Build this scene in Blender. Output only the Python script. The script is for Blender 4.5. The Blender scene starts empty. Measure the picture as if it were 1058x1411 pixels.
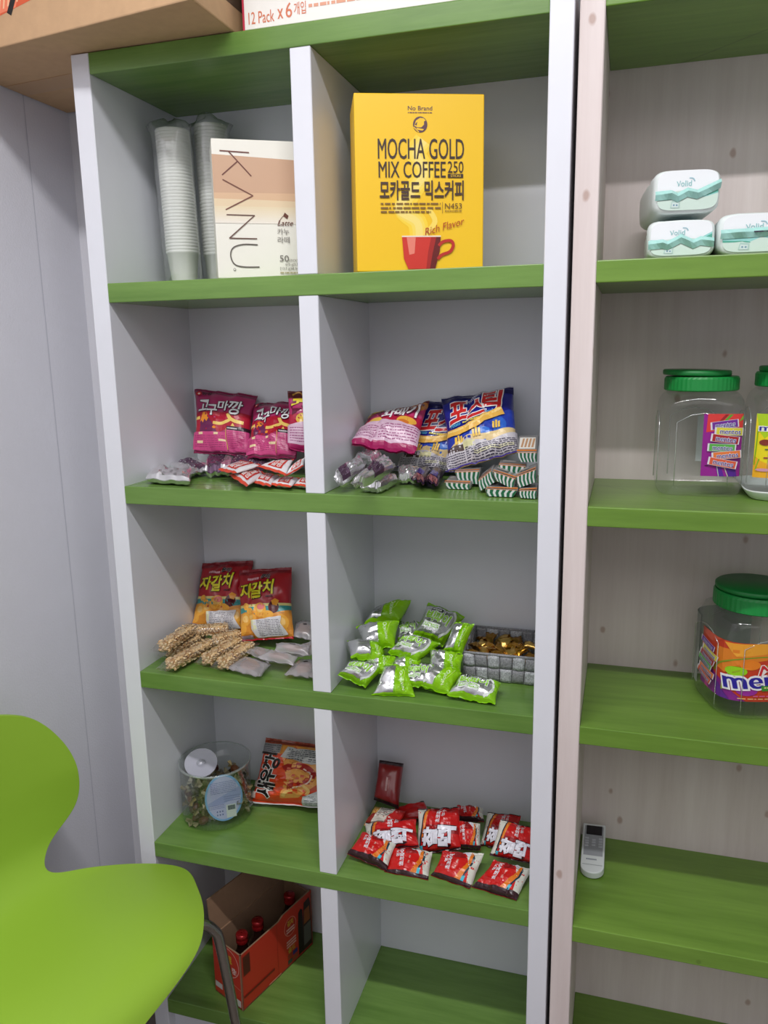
import bpy, bmesh, math, random
from mathutils import Vector, Matrix, noise
SC = bpy.context.scene
COL = SC.collection
PI = math.pi

# ------------------------------------------------------------------ camera
CAM = Vector((.79611, -1.08573, 1.28784))
YAW, PITCH, ROLL, FPX = .29485, -.20438, -.01666, 1093.97
def _basis():
    cy, sy, cp, sp, cr, sr = math.cos(YAW), math.sin(YAW), math.cos(PITCH), math.sin(PITCH), math.cos(ROLL), math.sin(ROLL)
    f = Vector((-sy*cp, cy*cp, sp)); r = Vector((cy, sy, 0)); u = r.cross(f)
    return cr*r + sr*u, -sr*r + cr*u, f
CR, CU, CF = _basis()
cd = bpy.data.cameras.new('camera'); cam = bpy.data.objects.new('camera', cd); COL.objects.link(cam)
m3 = Matrix((CR, CU, -CF)).transposed()
cam.matrix_world = Matrix.Translation(CAM) @ m3.to_4x4()
cd.sensor_fit = 'HORIZONTAL'; cd.sensor_width = 36; cd.lens = FPX/1058*36; cd.clip_start = .02
SC.camera = cam

# ------------------------------------------------------------------ light and exposure
SC.view_settings.view_transform = 'Standard'; SC.view_settings.look = 'None'
SC.view_settings.gamma = 1; SC.view_settings.use_curve_mapping = False
SC.view_settings.exposure = 0.08
wd = bpy.data.worlds.new('room_light'); SC.world = wd; wd.use_nodes = True
bg = wd.node_tree.nodes['Background']; bg.inputs[0].default_value = (.93, .95, 1, 1); bg.inputs[1].default_value = .2
ld = bpy.data.lights.new('ceiling_tube', 'AREA'); ld.shape = 'RECTANGLE'; ld.size = 1.2; ld.size_y = .05; ld.energy = 17; ld.color = (1, .985, .995)
for nm, loc, e, sx, sy in (('ceiling_tube', (.62, -.89, 2.27), 20, 1.2, .045), ('soft_fill_far', (1.1, -2.3, 2.42), 20, 2.4, 1.6)):  # far one: broad unseen area light added as soft fill into the shelves
    l2 = ld.copy(); l2.energy = e; l2.size = sx; l2.size_y = sy; lo = bpy.data.objects.new(nm, l2); COL.objects.link(lo); lo.location = loc

# ------------------------------------------------------------------ pixel -> place helpers (each needs a real plane)
def ray(px, py): return CF + CR*((px-529)/FPX) + CU*((705.5-py)/FPX)
def pz(px, py, z): d = ray(px, py); return CAM + d*((z-CAM.z)/d.z)
def pY(px, py, y): d = ray(px, py); return CAM + d*((y-CAM.y)/d.y)
def pX(px, py, x): d = ray(px, py); return CAM + d*((x-CAM.x)/d.x)
def prj(p): d = Vector(p)-CAM; k = d.dot(CF); return (529+FPX*d.dot(CR)/k, 705.5-FPX*d.dot(CU)/k)

# ------------------------------------------------------------------ materials
def s2l(c): c /= 255; return c/12.92 if c <= .04045 else ((c+.055)/1.055)**2.4
def lin(rgb): return tuple(s2l(c) for c in rgb) + (1,)
_M = {}
def M(rgb, rough=.5, metal=0, alpha=1, spec=.5, key=None, bump=0, bscale=200, var=0, vscale=30, stretch=(1,1,1), coat=0):
    k = (rgb, rough, metal, alpha, spec, bump, bscale, var, vscale, stretch, coat)
    if k in _M: return _M[k]
    m = bpy.data.materials.new('paint_%02x%02x%02x' % tuple(int(c) for c in rgb)); m.use_nodes = True
    nt = m.node_tree; b = nt.nodes['Principled BSDF']
    b.inputs['Base Color'].default_value = lin(rgb); b.inputs['Roughness'].default_value = rough
    b.inputs['Metallic'].default_value = metal; b.inputs['Alpha'].default_value = alpha
    b.inputs['Specular IOR Level'].default_value = spec; b.inputs['Coat Weight'].default_value = coat
    if bump or var:
        tc = nt.nodes.new('ShaderNodeTexCoord'); mp = nt.nodes.new('ShaderNodeMapping'); mp.inputs['Scale'].default_value = stretch
        nt.links.new(tc.outputs['Object'], mp.inputs[0])
    if var:
        n = nt.nodes.new('ShaderNodeTexNoise'); n.inputs['Scale'].default_value = vscale; n.inputs['Detail'].default_value = 5
        nt.links.new(mp.outputs[0], n.inputs['Vector'])
        mr = nt.nodes.new('ShaderNodeMapRange'); mr.inputs['From Min'].default_value = .25; mr.inputs['From Max'].default_value = .75
        mr.inputs['To Min'].default_value = 1-var; mr.inputs['To Max'].default_value = 1+var
        nt.links.new(n.outputs[0], mr.inputs['Value'])
        mx = nt.nodes.new('ShaderNodeVectorMath'); mx.operation = 'SCALE'; mx.inputs[0].default_value = lin(rgb)[:3]
        nt.links.new(mr.outputs[0], mx.inputs['Scale']); nt.links.new(mx.outputs[0], b.inputs['Base Color'])
    if bump:
        n2 = nt.nodes.new('ShaderNodeTexNoise'); n2.inputs['Scale'].default_value = bscale; n2.inputs['Detail'].default_value = 4
        nt.links.new(mp.outputs[0], n2.inputs['Vector'])
        bp = nt.nodes.new('ShaderNodeBump'); bp.inputs['Strength'].default_value = bump; bp.inputs['Distance'].default_value = .002
        nt.links.new(n2.outputs[0], bp.inputs['Height']); nt.links.new(bp.outputs[0], b.inputs['Normal'])
    _M[k] = m
    return m

def wood(name, rgb, dark, stretch, grain, knots=None, rough=.45, spec=.4, wscale=1.0):
    """painted or limewashed pine: long grain streaks, optional knots"""
    m = bpy.data.materials.new(name); m.use_nodes = True; nt = m.node_tree; L = nt.links.new
    b = nt.nodes['Principled BSDF']; b.inputs['Roughness'].default_value = rough; b.inputs['Specular IOR Level'].default_value = spec
    tc = nt.nodes.new('ShaderNodeTexCoord'); geo = nt.nodes.new('ShaderNodeNewGeometry')
    mp = nt.nodes.new('ShaderNodeMapping'); mp.inputs['Scale'].default_value = stretch; L(geo.outputs['Position'], mp.inputs[0])
    n1 = nt.nodes.new('ShaderNodeTexNoise'); n1.inputs['Scale'].default_value = 60*wscale; n1.inputs['Detail'].default_value = 6; n1.inputs['Roughness'].default_value = .65; L(mp.outputs[0], n1.inputs['Vector'])
    n2 = nt.nodes.new('ShaderNodeTexNoise'); n2.inputs['Scale'].default_value = 9*wscale; n2.inputs['Detail'].default_value = 3; n2.inputs['Distortion'].default_value = 1.2; L(mp.outputs[0], n2.inputs['Vector'])
    ad = nt.nodes.new('ShaderNodeMath'); ad.operation = 'ADD'; L(n1.outputs[0], ad.inputs[0]); L(n2.outputs[0], ad.inputs[1])
    mr = nt.nodes.new('ShaderNodeMapRange'); mr.inputs['From Min'].default_value = .7; mr.inputs['From Max'].default_value = 1.3; mr.inputs['To Min'].default_value = grain; mr.inputs['To Max'].default_value = 0; L(ad.outputs[0], mr.inputs['Value'])
    mx = nt.nodes.new('ShaderNodeMix'); mx.data_type = 'RGBA'; mx.inputs['A'].default_value = lin(rgb); mx.inputs['B'].default_value = lin(dark); L(mr.outputs[0], mx.inputs['Factor'])
    out = mx.outputs['Result']
    if knots:
        ksc, kcol, kr, kst = knots
        sx_ = nt.nodes.new('ShaderNodeSeparateXYZ'); L(geo.outputs['Position'], sx_.inputs[0]); cb_ = nt.nodes.new('ShaderNodeCombineXYZ')
        a0_ = nt.nodes.new('ShaderNodeMath'); a0_.operation = 'ADD'; L(sx_.outputs['X'], a0_.inputs[0]); L(sx_.outputs['Y'], a0_.inputs[1]); L(a0_.outputs[0], cb_.inputs['X']); L(sx_.outputs['Z'], cb_.inputs['Y'])
        mp2 = nt.nodes.new('ShaderNodeMapping'); mp2.inputs['Scale'].default_value = kst; L(cb_.outputs[0], mp2.inputs[0])
        wob = nt.nodes.new('ShaderNodeTexNoise'); wob.inputs['Scale'].default_value = 40; L(geo.outputs['Position'], wob.inputs['Vector'])
        v = nt.nodes.new('ShaderNodeTexVoronoi'); v.voronoi_dimensions = '2D'; v.inputs['Scale'].default_value = ksc; L(mp2.outputs[0], v.inputs['Vector'])
        a2 = nt.nodes.new('ShaderNodeMath'); a2.operation = 'MULTIPLY_ADD'; a2.inputs[1].default_value = .06; L(wob.outputs[0], a2.inputs[0]); L(v.outputs['Distance'], a2.inputs[2])
        k = nt.nodes.new('ShaderNodeMapRange'); k.inputs['From Min'].default_value = kr+.025; k.inputs['From Max'].default_value = kr+.05; k.inputs['To Min'].default_value = .6; k.inputs['To Max'].default_value = 0; L(a2.outputs[0], k.inputs['Value'])
        m2 = nt.nodes.new('ShaderNodeMix'); m2.data_type = 'RGBA'; m2.inputs['B'].default_value = lin(kcol); L(k.outputs[0], m2.inputs['Factor']); L(out, m2.inputs['A']); out = m2.outputs['Result']
    L(out, b.inputs['Base Color'])
    bp = nt.nodes.new('ShaderNodeBump'); bp.inputs['Strength'].default_value = .15; bp.inputs['Distance'].default_value = .001; L(ad.outputs[0], bp.inputs['Height']); L(bp.outputs[0], b.inputs['Normal'])
    return m

def clear(rgb=(240, 245, 245), gloss=.10, body=.06, rough=.06):
    """clear thin plastic: mostly transparent, a little milky, Fresnel reflections"""
    k = ('clear', rgb, gloss, body, rough)
    if k in _M: return _M[k]
    m = bpy.data.materials.new('clear_plastic'); m.use_nodes = True; nt = m.node_tree; nt.nodes.clear(); L = nt.links.new
    o = nt.nodes.new('ShaderNodeOutputMaterial'); t = nt.nodes.new('ShaderNodeBsdfTransparent'); g = nt.nodes.new('ShaderNodeBsdfGlossy'); d = nt.nodes.new('ShaderNodeBsdfDiffuse')
    t.inputs[0].default_value = (.97, .98, .98, 1); g.inputs['Roughness'].default_value = rough; d.inputs[0].default_value = lin(rgb)
    lw = nt.nodes.new('ShaderNodeLayerWeight'); lw.inputs[0].default_value = .28
    mr = nt.nodes.new('ShaderNodeMapRange'); mr.inputs['To Min'].default_value = gloss*.4; mr.inputs['To Max'].default_value = min(1, gloss*4.5); L(lw.outputs['Facing'], mr.inputs['Value'])
    m1 = nt.nodes.new('ShaderNodeMixShader'); m1.inputs[0].default_value = body; L(t.outputs[0], m1.inputs[1]); L(d.outputs[0], m1.inputs[2])
    m2 = nt.nodes.new('ShaderNodeMixShader'); L(mr.outputs[0], m2.inputs[0]); L(m1.outputs[0], m2.inputs[1]); L(g.outputs[0], m2.inputs[2])
    L(m2.outputs[0], o.inputs[0]); _M[k] = m
    return m

# ------------------------------------------------------------------ object helpers (vertices are given in world space, re-based on the thing's origin)
def tag(o, label=None, cat=None, group=None, kind=None):
    if label: o['label'] = label
    if cat: o['category'] = cat
    if group: o['group'] = group
    if kind: o['kind'] = kind
    return o
def thing(name, loc, label=None, cat=None, group=None, kind=None):
    o = bpy.data.objects.new(name, None); COL.objects.link(o); o.location = loc; o.empty_display_size = .02
    return tag(o, label, cat, group, kind)
def worldloc(o):
    v = Vector(o.location)
    while o.parent: o = o.parent; v += o.location
    return v
def obj(name, verts, faces, mats, parent=None, fmat=None, smooth=False, origin=None, kind=None):
    me = bpy.data.meshes.new(name)
    if parent is not None and origin is None: origin = worldloc(parent)
    if origin is None:
        xs = [v[0] for v in verts]; ys = [v[1] for v in verts]; zs = [v[2] for v in verts]
        origin = Vector(((min(xs)+max(xs))/2, (min(ys)+max(ys))/2, min(zs)))
    origin = Vector(origin)
    me.from_pydata([tuple(Vector(v)-origin) for v in verts], [], faces)
    for m in (mats if isinstance(mats, (list, tuple)) else [mats]): me.materials.append(m)
    if fmat: me.polygons.foreach_set('material_index', fmat)
    if smooth: me.polygons.foreach_set('use_smooth', [True]*len(me.polygons))
    me.update()
    o = bpy.data.objects.new(name, me); COL.objects.link(o)
    if parent is not None:
        o.parent = parent; o.location = origin - worldloc(parent)
    else: o.location = origin
    if kind: o['kind'] = kind
    return o
def bmobj(name, bm, mats, parent=None, smooth=False, origin=None, kind=None):
    bm.verts.index_update()
    vs = [v.co.copy() for v in bm.verts]; fs = [[v.index for v in f.verts] for f in bm.faces]; fm = [f.material_index for f in bm.faces]
    bm.free()
    return obj(name, vs, fs, mats, parent, fm, smooth, origin, kind)
def bx(x0, x1, y0, y1, z0, z1, bev=0, seg=1, bm=None):
    bm2 = bmesh.new(); r = bmesh.ops.create_cube(bm2, size=1)
    for v in bm2.verts: v.co = Vector(((x0+x1)/2+v.co.x*(x1-x0), (y0+y1)/2+v.co.y*(y1-y0), (z0+z1)/2+v.co.z*(z1-z0)))
    if bev: bmesh.ops.bevel(bm2, geom=bm2.edges[:], offset=bev, segments=seg, profile=.5, affect='EDGES')
    if bm is None: return bm2
    return merge(bm, bm2)
def merge(bm, other):
    mp = {v: bm.verts.new(v.co) for v in other.verts}
    for f in other.faces:
        nf = bm.faces.new([mp[v] for v in f.verts]); nf.material_index = f.material_index; nf.smooth = f.smooth
    other.free(); return bm
def hexa(p, bev=0, seg=2):
    """box from 8 points: bottom 4 (counter-clockwise from above) then top 4"""
    bm = bmesh.new(); v = [bm.verts.new(q) for q in p]
    for f in ((3,2,1,0), (4,5,6,7), (0,1,5,4), (1,2,6,5), (2,3,7,6), (3,0,4,7)): bm.faces.new([v[i] for i in f])
    if bev: bmesh.ops.bevel(bm, geom=bm.edges[:], offset=bev, segments=seg, profile=.5, affect='EDGES')
    return bm
def tube(pts, r, n=10, bm=None, caps=True):
    bm = bm or bmesh.new(); pts = [Vector(p) for p in pts]; rings = []; up = None
    for i, p in enumerate(pts):
        t = (pts[min(i+1, len(pts)-1)]-pts[max(i-1, 0)]).normalized()
        if up is None: up = t.orthogonal().normalized()
        up = (up - t*up.dot(t)).normalized(); s = t.cross(up)
        rr = r[i] if isinstance(r, (list, tuple)) else r
        rings.append([bm.verts.new(p + (up*math.cos(2*PI*k/n)+s*math.sin(2*PI*k/n))*rr) for k in range(n)])
    for a, b in zip(rings, rings[1:]):
        for k in range(n): bm.faces.new((a[k], a[(k+1) % n], b[(k+1) % n], b[k]))
    if caps: bm.faces.new(rings[0][::-1]); bm.faces.new(rings[-1])
    return bm
def lathe(c, prof, n=32, bm=None, close=False):
    bm = bm or bmesh.new(); rings = []
    for r, z in prof:
        rings.append([bm.verts.new((c[0]+r*math.cos(2*PI*k/n), c[1]+r*math.sin(2*PI*k/n), c[2]+z)) for k in range(n)])
    for a, b in zip(rings, rings[1:]):
        for k in range(n): bm.faces.new((a[k], a[(k+1) % n], b[(k+1) % n], b[k]))
    if close: bm.faces.new(rings[0][::-1]); bm.faces.new(rings[-1])
    return bm
def spline(pts, n=8):
    pts = [Vector(p) for p in pts]; out = []
    for i in range(len(pts)-1):
        p0, p1, p2, p3 = pts[max(i-1, 0)], pts[i], pts[i+1], pts[min(i+2, len(pts)-1)]
        for k in range(n):
            t = k/n; out.append(.5*((2*p1)+(p2-p0)*t+(2*p0-5*p1+4*p2-p3)*t*t+(3*p1-p0-3*p2+p3)*t**3))
    out.append(pts[-1]); return out

# ------------------------------------------------------------------ the room
XW = -.2; YB = .252
def struct(name, bm, m): return tag(bmobj(name, bm, m), kind='structure')
WALLP = M((229, 229, 235), .75, bump=.25, bscale=260, var=.02, vscale=8)
struct('floor', bx(XW-.1, 3, -3.4, YB+.1, -.05, 0), M((112, 100, 90), .5, var=.08))
wl = struct('wall_left', bx(XW-.1, XW, -3.4, YB+.1, 0, 2.45), WALLP)
obj('wallpaper_seam', [(XW+.0006, y, z) for z in (.0, 2.3) for y in (.1345, .1365)], [(0, 1, 3, 2)], M((205, 206, 214), .8), wl)
struct('wall_back', bx(XW, 3, YB, YB+.1, 0, 2.45), WALLP)
struct('wall_right', bx(2.8, 2.9, -3.4, YB+.1, 0, 2.45), WALLP)
struct('wall_front', bx(XW-.1, 2.9, -3.5, -3.4, 0, 2.45), WALLP)
struct('ceiling', bx(XW-.1, 3, -3.4, YB+.1, 2.45, 2.5), M((235, 235, 235), .8))

# ------------------------------------------------------------------ white bookcase with green shelves
WHITE = M((226, 228, 235), .32, var=.012, vscale=20)
GREEN = wood('green_stain', (118, 154, 76), (86, 122, 50), (.09, 1, 1), .9, None, .27, .5)
L0, L1, MM0, MM1, R0, R1 = 0, .03, .344, .374, .688, .718
ZT, ZA, ZB, ZC, ZD, ZE = 1.7126, 1.3907, 1.0758, .758, .4359, .11
TS, DEP = .0288, .236
uc = thing('bookcase', (.36, .12, 0), 'white bookcase with green shelves against the corner wall', 'bookcase')
def part(name, bm, m, parent, kind=None): return bmobj(name, bm, m, parent, kind=kind)
part('side_panel', bx(L0, L1, 0, DEP+.006, 0, ZT, .001), WHITE, uc)
part('side_panel', bx(R0, R1, 0, DEP+.006, 0, ZT, .001), WHITE, uc)
part('back_panel', bx(L1, R0, DEP, DEP+.006, .03, ZT), WHITE, uc)
zs = [ZE, ZD, ZC, ZB, ZA, ZT]
for z in zs: part('shelf', bx(L1, R0, .0, DEP, z-TS, z, .0012, 2), GREEN, uc)
for a, b in zip(zs, zs[1:]): part('divider', bx(MM0, MM1, .001, DEP, a, b-TS, .001), WHITE, uc)
part('plinth', bx(L1, R0, .02, .035, 0, ZE-TS), WHITE, uc)

# ------------------------------------------------------------------ limewashed pine bookcase to its right
G0, W1 = .724, .754
PINE = wood('limewashed_pine', (228, 217, 214), (208, 194, 190), (1, 1, .06), .8, (8.5, (160, 122, 104), .024, (1, .62, 1)), .5, .35)
GREEN2 = wood('green_stain_bright', (120, 156, 64), (90, 126, 42), (.09, 1, 1), .9, (9, (84, 112, 42), .02, (1, 1, 1)), .28, .5)
Z2T, Z2A, Z2B, Z2C, Z2D, Z2E = 1.7105, 1.3918, 1.0728, .7516, .424, .0918
TS2, DEP2, XR2 = .0277, .242, 1.46
u2 = thing('bookcase', (1.09, .12, 0), 'pine bookcase with knotty limewashed boards and green shelves', 'bookcase')
part('side_panel', bx(G0, W1, 0, DEP2+.006, 0, Z2T+.3, .0012), PINE, u2)
part('side_panel', bx(XR2, XR2+.03, 0, DEP2+.006, 0, Z2T+.3, .0012), PINE, u2)
part('back_panel', bx(W1, XR2, DEP2, DEP2+.006, .03, Z2T+.3), PINE, u2)
for z in (Z2E, Z2D, Z2C, Z2B, Z2A, Z2T): part('shelf', bx(W1, XR2, .0, DEP2, z-TS2, z, .0015, 2), GREEN2, u2)

# ------------------------------------------------------------------ lime shell chair
LIME = M((148, 188, 56), .46, spec=.4, bump=.05, bscale=700)
CHROME = M((170, 168, 165), .25, 1)
def chair():
    th = .2731; d = Vector((math.cos(th), -math.sin(th), 0)); n = Vector((math.sin(th), math.cos(th), 0)); o = Vector((-.0999, -.2363, 0))
    root = thing('shell_chair', o, 'lime green plastic shell chair on thin metal legs', 'chair')
    prof = spline([(.319, .403, 0), (.307, .424, 0), (.274, .44, 0), (.207, .443, 0), (.124, .438, 0), (.058, .44, 0), (.0124, .456, 0), (-.0166, .493, 0), (-.0248, .545, 0), (-.0266, .611, 0), (-.0284, .6765, 0), (-.0308, .728, 0), (-.0329, .761, 0)], 5)
    ws = spline([(q, 0, 0) for q in (0, .1087, .1664, .2208, .2621, .1918, .0932, .1046, .163, .1686, .1433, .095, 0)], 5)
    NT = 21; N = len(prof); vs = []; fs = []
    for i in range(N):
        a, z = prof[i][0], prof[i][1]; w = max(.004, ws[i][0]); q = i/(N-1)
        for k in range(NT):
            t = -1+2*k/(NT-1); lat = w*t
            back = max(0, min(1, (q-.55)/.2)); seat = 1-back
            zz = z - seat*(.9*max(0, abs(lat)-.06)**2 + 2.5*max(0, abs(lat)/max(w, .01)-.72)**2*w*.14*max(0, min(1, (.40-q)/.2))) * (1.0 if q < .45 else .5)
            aa = a + back*.75*lat*lat
            vs.append(o + d*aa + n*lat + Vector((0, 0, zz)))
    for i in range(N-1):
        for k in range(NT-1): fs.append((i*NT+k, (i+1)*NT+k, (i+1)*NT+k+1, i*NT+k+1))
    s = obj('shell', vs, fs, LIME, root, smooth=True)
    md = s.modifiers.new('thickness', 'SOLIDIFY'); md.thickness = .009; md.offset = -1
    b = s.modifiers.new('round', 'BEVEL'); b.width = .003; b.segments = 2; b.limit_method = 'ANGLE'; b.angle_limit = 1.0
    sb = s.modifiers.new('sub', 'SUBSURF'); sb.levels = 1; sb.render_levels = 1
    for sa, sl in ((1, 1), (1, -1), (-1, 1), (-1, -1)):
        top = .13 + sa*.045
        P = lambda a, l, z: o + d*a + n*(l*sl) + Vector((0, 0, z))
        pts = spline([P(top, .03, .410), P(top+sa*.04, .12, .405), P(top+sa*.06, .185, .394), P(top+sa*.07, .216, .368), P(top+sa*.078, .226, .31), P(top+sa*.11, .240, .01)], 6)
        lg = bmobj('leg', tube(pts, .0085, 12), CHROME, root, smooth=True)
        bmobj('foot_cap', tube([P(top+sa*.109, .2395, .02), P(top+sa*.111, .241, .0)], .011, 12), M((40, 40, 42), .6), lg, smooth=True)
    bmobj('hub_plate', lathe(o+d*.13+Vector((0, 0, .405)), [(.09, 0), (.09, .02)], 24, close=True), M((60, 60, 62), .5), root)
chair()

# ================================================================== printed artwork, laid on any surface
_TX = {}
def text_mesh(body, bold=0, shear=0):
    k = (body, bold, shear)
    if k in _TX: return _TX[k]
    if 't' not in bpy.data.curves: bpy.data.objects.new('t', bpy.data.curves.new('t', 'FONT'))
    o = bpy.data.objects['t']; c = o.data; c.body = body; c.offset = bold; c.shear = shear; c.resolution_u = 3; c.align_x = 'LEFT'; c.space_line = .9
    me = bpy.data.meshes.new_from_object(o)
    vs = [(v.co.x, v.co.y) for v in me.vertices]; fs = [tuple(p.vertices) for p in me.polygons]
    bpy.data.meshes.remove(me)
    if bold: x0, x1, y0, y1 = text_mesh(body, 0, shear)[2]
    else: x0 = min(v[0] for v in vs); x1 = max(v[0] for v in vs); y0 = min(v[1] for v in vs); y1 = max(v[1] for v in vs)
    _TX[k] = ([((x-x0)/(x1-x0)-.5, (y-y0)/(y1-y0)-.5) for x, y in vs], fs, (x0, x1, y0, y1))
    return _TX[k]
class Art:
    """flat print drawn in a frame of picture units, origin top left"""
    def __init__(s, W, H, nx=10, ny=12, rough=.4, ox=0, oy=0):
        s.W, s.H, s.nx, s.ny, s.rough, s.ox, s.oy = W, H, nx, ny, rough, ox, oy; s.items = []; s.cache = None
    def poly(s, pts, col, part='artwork', metal=0, rough=None):
        s.items.append(([tuple(p) for p in pts], [tuple(range(len(pts)))], col, part, metal, rough)); return s
    def rect(s, x0, y0, x1, y1, col, **k): return s.poly([(x0, y0), (x1, y0), (x1, y1), (x0, y1)], col, **k)
    def ell(s, cx, cy, rx, ry, col, rot=0, n=18, a0=0, a1=2*PI, **k):
        c, sn = math.cos(rot), math.sin(rot); P = []
        for i in range(n):
            a = a0+(a1-a0)*i/n; x, y = rx*math.cos(a), ry*math.sin(a); P.append((cx+x*c-y*sn, cy+x*sn+y*c))
        return s.poly(P, col, **k)
    def line(s, pts, w, col, **k):
        for a, b in zip(pts, pts[1:]):
            dx, dy = b[0]-a[0], b[1]-a[1]; l = math.hypot(dx, dy) or 1; nx, ny = -dy/l*w/2, dx/l*w/2; ex, ey = dx/l*w*.12, dy/l*w*.12
            s.poly([(a[0]+nx-ex, a[1]+ny-ey), (b[0]+nx+ex, b[1]+ny+ey), (b[0]-nx+ex, b[1]-ny+ey), (a[0]-nx-ex, a[1]-ny-ey)], col, **k)
        return s
    def band(s, pts, w, col, **k):
        """smooth thick stroke"""
        q = [(v.x, v.y) for v in spline([(p[0], p[1], 0) for p in pts], 5)]; A = []; B = []
        for i, p in enumerate(q):
            a = q[max(0, i-1)]; b = q[min(len(q)-1, i+1)]; dx, dy = b[0]-a[0], b[1]-a[1]; l = math.hypot(dx, dy) or 1
            A.append((p[0]-dy/l*w/2, p[1]+dx/l*w/2)); B.append((p[0]+dy/l*w/2, p[1]-dx/l*w/2))
        for i in range(len(q)-1): s.poly([A[i], A[i+1], B[i+1], B[i]], col, **k)
        return s
    def text(s, body, x0, y0, x1, y1, col, bold=0, rot=0, shear=0, out=None, ow=.05, part='lettering'):
        """fit text into the box; rot turns it about the box centre (the box is that of the unturned text)"""
        cx, cy, w, h = (x0+x1)/2, (y0+y1)/2, x1-x0, y1-y0; c, sn = math.cos(rot), math.sin(rot)
        for col_, b_, g in (([(out, bold*.7+ow*.6, 2)] if out else []) + [(col, bold*.7, 1)]):
            asc = body.isascii() and g == 1; vs, fs, _ = text_mesh(body, 0 if asc else b_, shear)
            P = []
            for x, y in vs:
                X, Y = x*w, -y*h; P.append((cx+X*c-Y*sn, cy+X*sn+Y*c))
            s.items.append((P, [f[::-1] for f in fs], col_, part, 0, None))
            if asc and b_:
                for k in (-1, 1): s.items.append(([(x+k*b_*h*.7*c, y+k*b_*h*.7*sn) for x, y in P], [f[::-1] for f in fs], col_, part, 0, None))
        return s
    def lines(s, x0, y0, x1, y1, n, col, seed=0, fill=.55):
        """rows of small print, too small to read"""
        r = random.Random(seed); dy = (y1-y0)/n
        for i in range(n):
            x = x0; y = y0+dy*i
            while x < x1:
                l = r.uniform(.03, .13)*(x1-x0); s.rect(x, y+dy*(1-fill)/2, min(x1, x+l), y+dy*(1+fill)/2, col, part='small_print'); x += l+r.uniform(.012, .03)*(x1-x0)
        return s
    def build(s, cuts=None):
        key = None if cuts is None else (len(cuts[0]), len(cuts[1]))
        if s.cache is None: s.cache = {}
        if key in s.cache: return s.cache[key]
        parts = {}
        layer = -1; last = None
        for n_it, (P, F, col, part, metal, rough) in enumerate(s.items):
            if (col, part) != last: layer += 4 if part.endswith('lettering') else 1; last = (col, part)
            parts.setdefault(part, []).append((layer+(n_it % 6)*.12*(part != 'small_print'), P, F, col, metal, rough))
        out = {}
        for part, its in parts.items():
            bm = bmesh.new(); mats = []
            for layer, P, F, col, metal, rough in its:
                m = M(col, s.rough if rough is None else rough, metal)
                if m not in mats: mats.append(m)
                mi = mats.index(m); vs = [bm.verts.new(((x-s.ox)/s.W*2-1, 1-(y-s.oy)/s.H*2, layer)) for x, y in P]
                for f in F:
                    try: bm.faces.new([vs[i] for i in f]).material_index = mi
                    except ValueError: pass
            bmesh.ops.triangulate(bm, faces=[f for f in bm.faces if len(f.verts) > 4])
            lines = cuts or ([-1+2*i/s.nx for i in range(s.nx+1)], [-1+2*i/s.ny for i in range(s.ny+1)])
            for ax in (0, 1):
                for t in lines[ax][1:-1]:
                    no = (1, 0, 0) if ax == 0 else (0, 1, 0); co = (t, 0, 0) if ax == 0 else (0, t, 0)
                    bmesh.ops.bisect_plane(bm, geom=bm.verts[:]+bm.edges[:]+bm.faces[:], plane_co=co, plane_no=no, dist=1e-5)
            bm.verts.index_update()
            out[part] = ([v.co.copy() for v in bm.verts], [[v.index for v in f.verts] for f in bm.faces], [f.material_index for f in bm.faces], mats); bm.free()
        s.cache[key] = out; return out
    def lay(s, fn, parent, base=.0007, step=.00007, cuts=None):
        """fn(u, v, offset) -> world point on the printed surface"""
        for part, (V, F, fm, mats) in s.build(cuts).items():
            obj(part, [fn(max(-1, min(1, v.x)), max(-1, min(1, v.y)), base+step*v.z) for v in V], F, mats, parent, fm)

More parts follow.
